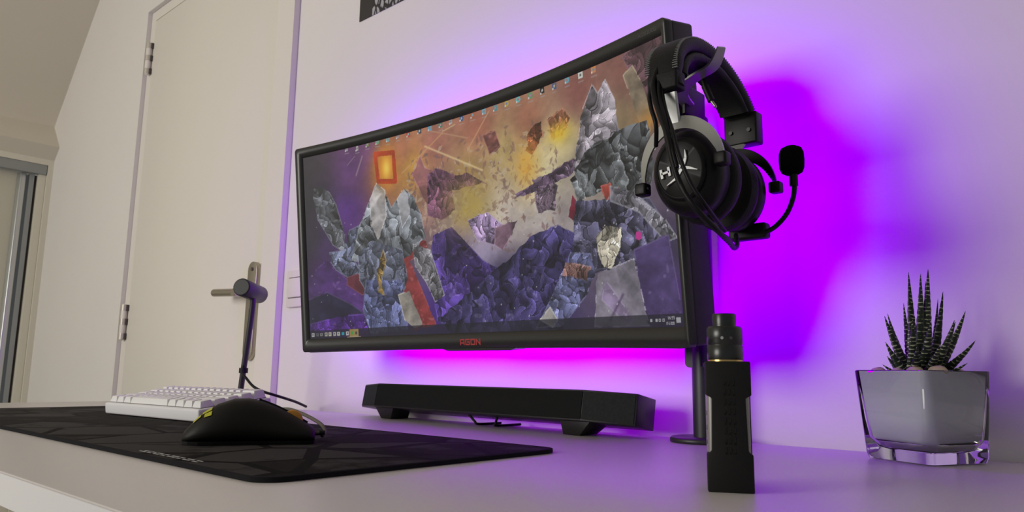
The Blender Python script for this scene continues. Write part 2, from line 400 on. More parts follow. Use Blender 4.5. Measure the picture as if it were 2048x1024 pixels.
for ri, row in enumerate(rows):
    x = -KW / 2 + .005
    for w in row:
        x0, x1 = x + .0004, x + w * ux - .0004; y0 = .006 + ri * uy + .0004; y1 = y0 + uy - .0008; z0 = KH + .0008; z1 = z0 + heights[ri]
        ix = min(.0034, (x1 - x0) * .2)
        bot = [(x0, y0, z0), (x1, y0, z0), (x1, y1, z0), (x0, y1, z0)]
        tl = .0006 * (ri - 1)
        top = [(x0 + ix, y0 + .0028, z1 + tl * .3), (x1 - ix, y0 + .0028, z1 + tl * .3), (x1 - ix, y1 - .0022, z1 + .0006), (x0 + ix, y1 - .0022, z1 + .0006)]
        bm = bmesh.new(); loft(bm, [[KT @ Vector(p) for p in bot], [KT @ Vector(p) for p in top]])
        fin('keycap', bm, M['key'], kb, bevel=.0007, seg=2)
        x += w * ux

# ------------------------------------------------------------------ mouse
mA = math.radians(58)
MT = Matrix.Translation((-.728, .407, DT + .0044)) @ Matrix.Rotation(mA - PI / 2, 4, 'Z')
ms = empty('mouse', 'black computer mouse with a yellow logo on the desk mat before the keyboard', 'computer mouse', loc=(-.728, .407, DT + .0044))
# local y = forward, x = right; length .128
sec = [(-.0655, .010, .005), (-.0635, .019, .010), (-.058, .0255, .0165), (-.048, .0305, .0270), (-.034, .0325, .0365), (-.018, .0320, .0420), (-.004, .0305, .0425), (.010, .0290, .0395), (.024, .0285, .0340), (.038, .0290, .0270), (.050, .0290, .0200), (.058, .0275, .0155), (.0625, .024, .0125), (.0640, .018, .0095)]
def msec(y, w, hgt, g=0):
    ring = []
    for k in range(28):
        t = 2 * PI * k / 28
        c, s = math.cos(t), math.sin(t)
        X = w * math.copysign(abs(c) ** .62, c); Z = hgt * .36 + (hgt * .64 * s if s > 0 else hgt * .36 * math.copysign(abs(s) ** .5, s))
        if s > 0: X *= 1 - .10 * s
        ring.append(MT @ Vector((X, y, Z + .0028)))
    return ring
bm = bmesh.new(); R = loft(bm, [msec(*s) for s in sec])
fin('shell', bm, M['mouse'], ms, smooth=True)
bm = bmesh.new()
loft(bm, [[MT @ Vector((sx_ * s, y_, z)) for (sx_, y_) in [(w * .93, y) for y, w, _ in sec] + [(-w * .93, y) for y, w, _ in sec[::-1]]] for z, s in ((0.0, .95), (.0035, 1.0))])
fin('underside', bm, M['mouse_base'], ms)
wc = MT @ Vector((0, .040, .0250))
ax = (MT.to_3x3() @ Vector((1, 0, 0))).normalized(); ay = (MT.to_3x3() @ Vector((0, 1, 0))).normalized()
wh = lathe('scroll_wheel', [(0, -.0036), (.0098, -.0036), (.0112, -.002), (.0112, .002), (.0098, .0036), (0, .0036)], M['orange'], ms, basis(wc - Vector((0, 0, .003)), ay, (0, 0, 1), ax), 28)
bm = bmesh.new()
for s in (-1,):
    a = [MT @ Vector((.0006, y, z)) for y, z in ((.006, .0440), (.024, .0370), (.040, .0290), (.056, .0200))]
    sweep(bm, catmull(a, 6), lambda i, N: [(-.0012, -.0006), (.0012, -.0006), (.0012, .0006), (-.0012, .0006)], up=Vector((0, 0, 1)))
fin('button_split', bm, M['mouse_base'], ms)
# logo on the palm rest, wrapped on the hump
def on_shell(x, y, lift=.0004):
    sg = 1 if x >= 0 else -1; ys = [s[0] for s in sec]; w = np.interp(y, ys, [s[1] for s in sec]); hg = np.interp(y, ys, [s[2] for s in sec])
    s_ = 1.0
    c = abs(x) / w
    t = math.acos(min(1, (c / (1)) ** (1 / .62)))
    for _ in range(20):
        X = w * abs(math.cos(t)) ** .62 * (1 - .10 * math.sin(t)); t += (X - abs(x)) / w * .8
        t = min(max(t, 0), PI / 2)
    Z = hg * .36 + hg * .64 * math.sin(t) + .0028
    return MT @ Vector((x + sg * lift, y - lift * .5, Z + lift))
lg = [(-.0065, -.050, .0055, -.0445), (-.0005, -.0515, .0075, -.0505), (-.0005, -.0435, .0075, -.0365), (-.0065, -.0425, -.0015, -.0375)]
bm = bmesh.new()
for x0, y0, x1, y1 in [(.0130, -.0545, .0185, -.0475), (.0100, -.0465, .0175, -.0375), (.0195, -.0440, .0240, -.0370)]:
    n = 5; g = [[bm.verts.new(on_shell(x0 + (x1 - x0) * i / n + (j / n) * .002, y0 + (y1 - y0) * j / n, .0006)) for i in range(n + 1)] for j in range(n + 1)]
    for j in range(n):
        for i in range(n): bm.faces.new((g[j][i], g[j][i + 1], g[j + 1][i + 1], g[j + 1][i]))
fin('logo_print', bm, M['yellow'], ms, smooth=True)
nose = MT @ Vector((0, .0635, .0095))
cp = [nose - ay * .006, nose + ay * .006, at(645, 871, .478), at(650, 862, .490), at(640, 847, .497), at(606, 828, .505), at(574, 818, .52), at(540, 822, .56), Vector((-1.03, .655, DT + .012)), Vector((-1.16, .665, DT + .0032)), Vector((-1.40, .68, DT + .0032))]
tube('cord', cp, .0021, M['cable_sleeve'], ms, n=10, k=10)
lathe('strain_relief', [(0, -.004), (.0033, -.004), (.0028, .006), (.0022, .011), (0, .011)], M['mouse_base'], ms, basis(nose, ax, (0, 0, 1), ay), 14)

# ------------------------------------------------------------------ small cylinder lamp behind the keyboard
st0 = at(498, 600, .74)
lm_ = empty('cylinder_desk_light', 'small black cylinder head light on a thin stem behind the keyboard', 'desk light', loc=(st0.x, .74, DT))
a = at(483, 574, .700); b = at(520, 590, .765)
d = (b - a).normalized(); L_ = (b - a).length; xv = d.cross(Vector((0, 0, 1))).normalized(); zv = xv.cross(d)
r_ = .0172
lathe('lamp_head', [(0, 0), (r_ * .93, 0), (r_, .0012), (r_, L_ - .0012), (r_ * .93, L_), (0, L_)], M['pole'], lm_, basis(a, xv, zv, d), 40)
lathe('end_cap', [(0, -.0006), (r_ * .86, -.0006), (r_ * .86, .0004), (0, .0004)], M['blk_plastic'], lm_, basis(a, xv, zv, d), 40)
m_ = (a + b) / 2
bot = at(482, 775, .74)
tube('stem', [m_ - Vector((0, 0, .008)), Vector((m_.x, .738, m_.z - .03)), (bot.x, .74, bot.z), (bot.x, .74, DT + .004)], .0056, M['pole'], lm_, n=8, k=14)
lathe('foot', [(0, 0), (.038, 0), (.038, .003), (.035, .0045), (0, .0045)], M['pole'], lm_, Matrix.Translation((bot.x, .74, DT)), 40)
cz = at(487, 741, .74)
lathe('cable_clip', [(0, -.005), (.0085, -.005), (.0085, .005), (0, .005)], M['cable'], lm_, Matrix.Translation(cz), 18)
tube('power_cable', [cz + Vector((.004, -.002, .012)), cz + Vector((.008, -.006, -.004)), at(493, 757, .735), at(507, 773, .735), at(526, 783, .742), at(545, 789, .755), at(568, 796, .78), at(592, 804, .82), at(612, 813, .862)], .0026, M['cable'], lm_, n=10, k=10)

# ------------------------------------------------------------------ soundbar
SX, SY, SZ = -.8123, .7958, DT + .0199
ST = Matrix.Translation((SX, SY, SZ)) @ Matrix.Rotation(-.0589, 4, 'Z') @ Matrix.Rotation(-.1726, 4, 'X')
sbo = empty('soundbar', 'long black soundbar with angled ends on two feet under the monitor', 'soundbar', loc=(SX, SY, DT))
SH = .0402
outl = [(-.301, .0212), (-.2302, 0), (.2302, 0), (.301, .0212), (.296, .068), (-.296, .068)]
bm = bmesh.new(); loft(bm, [[ST @ Vector((x, y, 0)) for x, y in outl], [ST @ Vector((x, y, SH)) for x, y in outl]])
fin('body', bm, M['sb'], sbo, bevel=.0012, seg=2, angle=15)
def grille(name, p, q, m, g=.0022):
    p, q = Vector((*p, 0)), Vector((*q, 0)); t = (q - p).normalized(); nrm = Vector((t.y, -t.x, 0)) * .0011
    a, b = p + t * .0006, q - t * .0006
    bm = bmesh.new(); vs = [ST @ (v + Vector((0, 0, z))) for v, z in ((a + nrm, g), (b + nrm, g), (b + nrm, SH - g), (a + nrm, SH - g))]
    vb = [ST @ (v + Vector((0, 0, z))) for v, z in ((a - nrm, g), (b - nrm, g), (b - nrm, SH - g), (a - nrm, SH - g))]
    loft(bm, [vb, vs]); return fin(name, bm, m, sbo)
grille('center_grille', (-.2302, 0), (.2302, 0), M['sb_grille'])
grille('side_grille', (-.299, .0206), (-.2302, 0), M['sb_side'])
grille('side_grille', (.2302, 0), (.299, .0206), M['sb_side'])
for s in (-1, 1):
    bm = bmesh.new(); c = s * .214
    up_ = [(c - .026, .008), (c + .026, .008), (c + .026, .045), (c - .026, .045)]
    rng = [ST @ Vector((x, y, .0)) for x, y in up_]
    lo_ = [ST @ Vector((x * 1.0 - s * .006 + (.010 if x < c else -.014) * 1.0, y + .002, 0)) for x, y in up_]
    lo_ = [Vector((p.x, p.y, DT + .0005)) for p in lo_]
    for r in rng: r.z += .001
    loft(bm, [lo_, rng]); fin('foot', bm, M['sb'], sbo, bevel=.0006, seg=2)
for u0, u1 in ((-.02, .0), (.045, .041)):
    p, q = ST @ Vector((u0, .03, 0)), ST @ Vector((u1, .03, 0))
    tube('cable', [p + Vector((0, 0, .002)), (p.x * .3 + q.x * .7, p.y, DT + .006), (q.x, p.y + .003, DT + .0022), (q.x + .004, .875, DT + .0022)], .0019, M['cable'], sbo, n=6, k=8)

# ------------------------------------------------------------------ monitor
MP = dict(x=-.77553, y=.75777, z=.21903 + .828, ya=-.0224, ti=.11263, ro=.00395, R=1.54126, H=.36627, W=.78)
MR = Matrix.Translation((MP['x'], MP['y'], MP['z'])) @ Matrix.Rotation(MP['ya'], 4, 'Z') @ Matrix.Rotation(MP['ti'], 4, 'X') @ Matrix.Rotation(MP['ro'], 4, 'Y')
def mp(u, v, d=0):
    """monitor surface: u across, v up, d behind the front (negative = in front)"""
    R = MP['R']; a = u / R
    return MR @ Vector(((R + d) * math.sin(a), (R + d) * math.cos(a) - R, v))
mon = empty('monitor', 'curved ultrawide black monitor showing a purple and orange rock landscape', 'monitor', loc=(MP['x'], .80, MP['z']))
HW, HH = MP['W'] / 2, MP['H'] / 2
SU0, SU1, SV0, SV1 = -.3745, .3795, -.1605, .1655
def curved_slab(name, us, v0, v1, d0, d1, m, parent, bevel=0):
    bm = bmesh.new(); rings = []
    for u in us: rings.append([mp(u, v0, d0), mp(u, v0, d1), mp(u, v1, d1), mp(u, v1, d0)])
    loft(bm, rings); return fin(name, bm, m, parent, bevel=bevel, seg=3, angle=50)
def lin(a, b, n): return [a + (b - a) * i / n for i in range(n + 1)]
curved_slab('rear_shell', lin(-HW + .001, HW - .001, 40), -HH + .001, HH - .001, .011, .046, M['shell'], mon, .004)
# tapering centre of the back
bm = bmesh.new()
loft(bm, [[mp(u, v, .045) for u, v in rrect(.26, .15, .04, 5)], [mp(u, v, .062) for u, v in rrect(.20, .11, .04, 5)], [mp(u, v, .074) for u, v in rrect(.09, .08, .03, 5)]])
fin('back_housing', bm, M['shell'], mon, smooth=True)
def bez(name, u0, u1, v0, v1, n, d0=0, d1=.011): return curved_slab(name, lin(u0, u1, n), v0, v1, d0, d1, M['bezel'], bz, .0)
# bezel: one frame with a rounded outer corner
def frame_mesh():
    bm = bmesh.new()
    def ring(hu, hv, r, d, cu=0, cv=0, dens=36):
        pts = []
        n = 6
        corners = [(hu - r, hv - r, 0), (-hu + r, hv - r, 1), (-hu + r, -hv + r, 2), (hu - r, -hv + r, 3)]
        for ci, (cx, cy, s) in enumerate(corners):
            for k in range(n + 1):
                t = PI / 2 * (s + k / n); pts.append((cx + r * math.cos(t) + cu, cy + r * math.sin(t) + cv))
            nx = corners[(ci + 1) % 4]; e0 = pts[-1]; t = PI / 2 * nx[2]; e1 = (nx[0] + r * math.cos(t) + cu, nx[1] + r * math.sin(t) + cv)
            seg = dens if ci in (0, 2) else 4
            for k in range(1, seg): pts.append((e0[0] + (e1[0] - e0[0]) * k / seg, e0[1] + (e1[1] - e0[1]) * k / seg))
        return [mp(u, v, d) for u, v in pts]
    cu, cv = (SU0 + SU1) / 2, (SV0 + SV1) / 2; hu, hv = (SU1 - SU0) / 2, (SV1 - SV0) / 2
    loft(bm, [ring(HW, HH, .006, .011), ring(HW, HH, .006, .0012), ring(HW - .0012, HH - .0012, .006, 0), ring(hu + .0045, hv + .0045, .002, 0, cu, cv), ring(hu, hv, .0012, .0045, cu, cv)], cap=False)
    # inner step + back closing
    return bm
bm = frame_mesh(); bz = fin('bezel', bm, M['bezel'], mon, smooth=True)
# bottom lip bulge and strip
bm = bmesh.new(); rings = []
for u in lin(-.0695, .088, 12):
    k = min(1, min(u + .0695, .088 - u) / .006); rings.append([mp(u, -HH + .001, .002), mp(u, -HH + .001, .03), mp(u, -HH - .0038 * k, .03), mp(u, -HH - .0038 * k, .002)])
loft(bm, rings); fin('bottom_lip', bm, M['bezel'], mon)
curved_slab('lower_trim', lin(-HW + .012, HW - .02, 30), -HH - .0012, -HH + .0005, .006, .03, M['alu_rail'], mon)
curved_slab('gloss_border', lin(SU0 - .0042, SU1 + .0042, 36), SV0 - .0042, SV1 + .0042, .0052, .0085, M['blk_gloss'], mon)

# ---- screen picture: an invented landscape painted into the screen's own pixels
CTRL= [(-0.3532,0.1491,(50,42,50)),(-0.3326,0.0833,(48,36,60)),(-0.257,0.134,(88,50,105)),(-0.2738,0.0582,(80,40,118)),(-0.3407,-0.0576,(74,36,96)),(-0.3437,-0.1101,(38,34,58)),(-0.2741,-0.1393,(72,40,115)),(-0.3607,0.0151,(45,40,55)),(-0.3664,0.0876,(42,40,44)),(-0.3257,-0.0061,(60,42,80)),(-0.1803,0.1215,(170,110,40)),(-0.138,0.139,(165,105,80)),(-0.1168,0.1107,(182,138,60)),(-0.2316,0.1558,(100,60,100)),(-0.0692,0.1342,(152,97,85)),(0.0316,0.1443,(150,92,75)),(0.0047,0.0818,(158,126,80)),(0.0808,0.0971,(168,145,95)),(0.1392,0.0645,(205,195,145)),(0.1568,0.0408,(212,205,168)),(0.1349,0.128,(142,92,72)),(0.2334,0.1433,(125,78,72)),(0.3228,0.1484,(118,78,72)),(0.3716,0.1446,(95,60,66)),(0.2989,0.0823,(140,120,90)),(0.199,0.0795,(180,165,120)),(-0.0327,0.0266,(150,130,130)),(0.0727,0.0048,(182,172,165)),(0.1524,-0.0061,(185,175,172)),(0.0269,-0.0406,(140,130,158)),(-0.0634,0.0621,(150,110,95)),(0.1904,-0.0113,(150,140,140)),(0.2229,0.0356,(150,140,130)),(-0.0411,-0.0796,(52,38,88)),(0.0648,-0.0873,(62,56,85)),(0.1648,-0.0812,(52,46,78)),(0.0605,-0.1368,(46,40,82)),(-0.0782,-0.1311,(66,42,115)),(0.1599,-0.1338,(50,42,84)),(0.364,-0.0749,(58,50,75)),(0.3338,-0.1404,(60,40,90)),(0.3722,-0.1417,(62,35,98)),(0.3803,0.0064,(80,70,85)),(-0.1875,-0.0689,(70,66,84)),(-0.2035,-0.1338,(60,50,90))]
POLY= [([(-0.0799,-0.0064),(-0.0348,0.0),(0.0256,-0.0552),(0.066,-0.0731),(0.0208,-0.1133),(-0.0788,-0.1388),(-0.0875,-0.0762)],(58,42,98),26,0.45),([(0.0232,-0.0843),(0.0774,-0.0599),(0.1305,-0.0305),(0.1798,-0.0231),(0.2155,-0.0405),(0.2191,-0.0982),(0.1763,-0.1605),(-0.0476,-0.1612),(-0.0788,-0.1388)],(50,44,80),60,0.5),([(-0.118,0.0947),(-0.0986,0.1237),(-0.0887,0.1019),(-0.0613,0.0893),(-0.0535,0.045),(-0.0876,0.0419)],(130,85,85),10,0.25),([(-0.084,0.0891),(-0.0607,0.097),(-0.023,0.0789),(0.0044,0.078),(0.0404,0.057),(0.0135,0.0562),(-0.0303,0.057),(-0.0273,0.0258),(-0.0559,0.0142),(-0.0887,0.0262)],(92,58,80),40,0.5),([(-0.0143,0.0507),(0.0242,0.0559),(0.0324,0.025),(0.004,0.0066),(-0.0279,0.0183)],(150,130,60),12,0.3),([(0.041,0.1273),(0.0678,0.1289),(0.0763,0.1052),(0.0543,0.095)],(112,68,62),10,0.3),([(0.1262,0.0879),(0.1389,0.1166),(0.1594,0.1222),(0.1624,0.101),(0.1404,0.0781)],(125,70,50),12,0.4),([(0.1738,0.1188),(0.2037,0.1282),(0.2163,0.1118),(0.2003,0.0925),(0.1793,0.0938)],(120,75,58),14,0.4),([(0.1091,0.0666),(0.1312,0.0869),(0.1408,0.0607),(0.1225,0.0467)],(185,135,45),8,0.25),([(0.1824,0.1066),(0.209,0.1037),(0.2018,0.0889),(0.1859,0.0924)],(190,160,45),6,0.2),([(0.1373,0.0441),(0.1622,0.0466),(0.1847,0.0292),(0.1769,-0.0028),(0.143,-0.0014)],(100,84,98),24,0.4),([(0.1721,0.0482),(0.216,0.0596),(0.2332,0.0465),(0.2045,0.0376),(0.1054,0.025),(0.1008,0.0306)],(88,70,90),18,0.4),([(-0.0014,0.0072),(0.042,0.0126),(0.0715,-0.0094),(0.0536,-0.0361),(0.0175,-0.0249)],(122,104,134),26,0.4),([(0.0557,-0.011),(0.1026,-0.0063),(0.0853,-0.0288),(0.0684,-0.0448),(0.0536,-0.0361)],(110,84,100),10,0.3),([(-0.3827,-0.0546),(-0.3267,-0.0236),(-0.2699,-0.0714),(-0.2304,-0.0993),(-0.2339,-0.1534),(-0.3796,-0.1525)],(66,40,92),16,0.3),([(-0.3762,-0.0906),(-0.33,-0.0803),(-0.272,-0.1054),(-0.2267,-0.1328),(-0.2336,-0.1492),(-0.3793,-0.1481)],(40,36,62),10,0.2),([(-0.3786,-0.1349),(-0.2968,-0.1229),(-0.2319,-0.1226),(-0.2339,-0.1525),(-0.3795,-0.1507)],(74,40,120),12,0.35),([(-0.3532,0.1057),(-0.3348,0.1086),(-0.3138,0.0941),(-0.2995,0.0702),(-0.2812,0.0157),(-0.2854,-0.0142),(-0.3108,0.0013),(-0.3443,0.049),(-0.3524,0.0768)],(78,80,86),22,0.55),([(-0.32,-0.011),(-0.2851,-0.0099),(-0.27,0.0231),(-0.2397,0.03),(-0.2198,0.0091),(-0.2308,-0.0151),(-0.2614,-0.031),(-0.243,-0.058),(-0.2694,-0.0629),(-0.3063,-0.0428),(-0.3174,-0.0288)],(76,80,98),26,0.55),([(-0.159,0.0065),(-0.0941,-0.0143),(-0.0906,-0.0289),(-0.1337,-0.0423),(-0.0816,-0.1465),(-0.1337,-0.1526),(-0.1587,-0.071)],(108,44,46),9,0.3),([(-0.2809,-0.0577),(-0.245,-0.052),(-0.2293,-0.0826),(-0.2474,-0.0898),(-0.2817,-0.0705)],(80,36,46),5,0.2),([(-0.2672,-0.0288),(-0.2457,0.029),(-0.2194,0.0683),(-0.2023,0.0946),(-0.1832,0.08),(-0.17,0.0491),(-0.1552,0.0611),(-0.1401,0.077),(-0.1182,0.0607),(-0.1022,0.028),(-0.0959,-0.0086),(-0.1247,-0.0295),(-0.1484,-0.0394),(-0.2439,-0.0351)],(106,110,116),30,0.55),([(-0.2522,-0.0173),(-0.218,0.0005),(-0.1495,-0.023),(-0.1393,-0.0724),(-0.161,-0.1033),(-0.2248,-0.1038),(-0.2517,-0.0642)],(88,92,108),34,0.5),([(-0.2195,0.0666),(-0.2023,0.0946),(-0.1832,0.08),(-0.1825,0.0382),(-0.2039,-0.001),(-0.2187,0.0258)],(152,148,148),12,0.25),([(-0.1552,0.0611),(-0.1401,0.077),(-0.1295,0.064),(-0.1284,0.0313),(-0.147,0.0133)],(138,138,142),8,0.3),([(-0.1238,-0.0159),(-0.0862,-0.0293),(-0.0732,-0.0656),(-0.0604,-0.1012),(-0.0811,-0.1109),(-0.0989,-0.0793),(-0.1218,-0.0514)],(118,116,122),20,0.45),([(-0.2364,-0.0653),(-0.153,-0.0714),(-0.145,-0.1522),(-0.2306,-0.156),(-0.2467,-0.1152)],(66,70,98),30,0.5),([(-0.1638,-0.095),(-0.1383,-0.0901),(-0.1127,-0.1438),(-0.1312,-0.1495),(-0.1518,-0.136)],(142,136,128),8,0.25),([(-0.1934,-0.0188),(-0.1876,-0.0359),(-0.2014,-0.0679),(-0.1961,-0.093),(-0.2097,-0.088),(-0.2096,-0.0506)],(128,104,58),8,0.4),([(0.314,0.1622),(0.3503,0.1722),(0.3831,0.1636),(0.378,0.0573),(0.3562,0.0741)],(82,58,64),14,0.35),([(0.3133,0.1392),(0.3293,0.1464),(0.3378,0.1319),(0.3571,0.0825),(0.3486,0.0632),(0.335,0.0735)],(128,114,96),10,0.25),([(0.3343,0.0825),(0.3549,0.0848),(0.3574,0.0709),(0.3408,0.0662)],(158,108,44),4,0.2),([(0.2141,0.0404),(0.2297,0.0859),(0.2403,0.1189),(0.2592,0.1438),(0.2686,0.1298),(0.2825,0.1434),(0.2955,0.1162),(0.2999,0.0747),(0.3084,0.0498),(0.2685,0.0397)],(134,127,134),16,0.45),([(0.2555,0.0706),(0.2849,0.0721),(0.3155,0.0782),(0.3468,0.0765),(0.3524,0.0231),(0.3409,-0.0105),(0.3227,-0.0134),(0.2915,0.0096),(0.2197,0.0026),(0.2095,0.0315),(0.2325,0.0582)],(64,66,68),34,0.75),([(0.2096,0.0133),(0.221,-0.0027),(0.2134,-0.0242),(0.1995,-0.0139)],(112,34,54),4,0.2),([(0.2153,0.0046),(0.3407,-0.0128),(0.3599,-0.0407),(0.3469,-0.0901),(0.2379,-0.0902),(0.2033,-0.0714)],(60,58,76),40,0.6),([(0.2625,0.0146),(0.2783,0.0156),(0.2856,0.0021),(0.2693,-0.0051)],(142,62,52),4,0.2),([(0.278,0.012),(0.3173,-0.0019),(0.3637,-0.0412),(0.3791,-0.0626),(0.3619,-0.0657),(0.323,-0.0264),(0.2779,-0.0064)],(104,102,110),22,0.5),([(0.3104,-0.0694),(0.3658,-0.0583),(0.3797,-0.1555),(0.324,-0.1584)],(60,48,84),10,0.3),([(0.2448,-0.0926),(0.3093,-0.0799),(0.3256,-0.1584),(0.2348,-0.1579)],(134,128,142),12,0.22),([(0.2476,-0.0455),(0.2646,-0.034),(0.2916,-0.0405),(0.2877,-0.0623),(0.2698,-0.0872),(0.2562,-0.0836),(0.2493,-0.0644)],(150,144,130),14,0.35),([(0.2006,-0.0614),(0.2366,-0.0669),(0.2411,-0.0936),(0.2225,-0.1187),(0.1767,-0.1553),(0.1269,-0.1568),(0.1617,-0.1141)],(76,78,108),26,0.5),([(0.1883,-0.0726),(0.235,-0.0831),(0.2262,-0.1),(0.1811,-0.089)],(124,92,88),12,0.4),([(0.1346,-0.1463),(0.1554,-0.1303),(0.1681,-0.1473),(0.1577,-0.1569)],(142,138,136),4,0.2),([(0.2588,-0.101),(0.3021,-0.151),(0.2916,-0.1566),(0.2503,-0.1251)],(108,96,120),4,0.3)]
ICONS= [(-0.2684,0.1647,(150,150,160)),(-0.2433,0.1613,(170,165,160)),(-0.2191,0.1639,(110,110,60)),(-0.1952,0.1638,(90,150,110)),(-0.1704,0.1634,(110,150,150)),(-0.1467,0.1647,(150,130,140)),(-0.1223,0.1624,(170,50,50)),(-0.0968,0.1629,(60,60,66)),(-0.0727,0.1628,(90,150,175)),(-0.0488,0.1625,(50,120,100)),(-0.0252,0.1629,(170,160,160)),(-0.0019,0.1624,(50,80,130)),(0.0223,0.1622,(160,90,50)),(0.0471,0.1617,(110,150,165)),(0.0706,0.1612,(80,130,140)),(0.0949,0.1618,(170,150,70)),(0.1186,0.1616,(90,170,175)),(0.143,0.1609,(90,140,100)),(0.167,0.1615,(30,32,34)),(0.1905,0.1612,(70,85,120)),(0.2146,0.1624,(90,150,170)),(0.2399,0.1617,(190,195,185)),(0.2637,0.1616,(185,125,75))]
LINES= [((-0.0862,0.1359),(0.0367,0.0761),(215,190,140),0.0016),((-0.0452,0.1515),(-0.0168,0.1564),(200,170,120),0.001),((-0.1406,0.1025),(-0.0454,0.1492),(190,150,100),0.001),((0.0071,0.1116),(0.0566,0.1594),(190,150,110),0.0012),((-0.0786,0.16),(0.0087,0.1303),(180,140,110),0.001),((0.1003,0.0257),(0.2158,0.0577),(70,55,75),0.0014),((-0.269,0.1359),(-0.2501,0.1485),(130,110,125),0.001),((-0.2486,0.1154),(-0.2323,0.1455),(150,130,140),0.0016),((0.2868,-0.1209),(0.2626,-0.15),(80,62,92),0.002)]
FIRE= [(-0.2013,0.1436),(-0.159,0.1395),(-0.1577,0.0912),(-0.1973,0.0973)]
GEM= (0.3194,-0.0534)
TASK= [(-0.3677,-0.1538),(-0.3569,-0.1542),(-0.3474,-0.1546),(-0.3367,-0.1541),(-0.3272,-0.1544),(-0.3165,-0.1548),(-0.307,-0.1543),(-0.2963,-0.1546),(-0.2857,-0.155),(-0.275,-0.1537),(-0.2656,-0.154)]
TRAY= [(0.3298,-0.1556),(0.3378,-0.1552),(0.3432,-0.1553),(0.3487,-0.1555),(0.3587,-0.1546),(0.3715,-0.1559)]

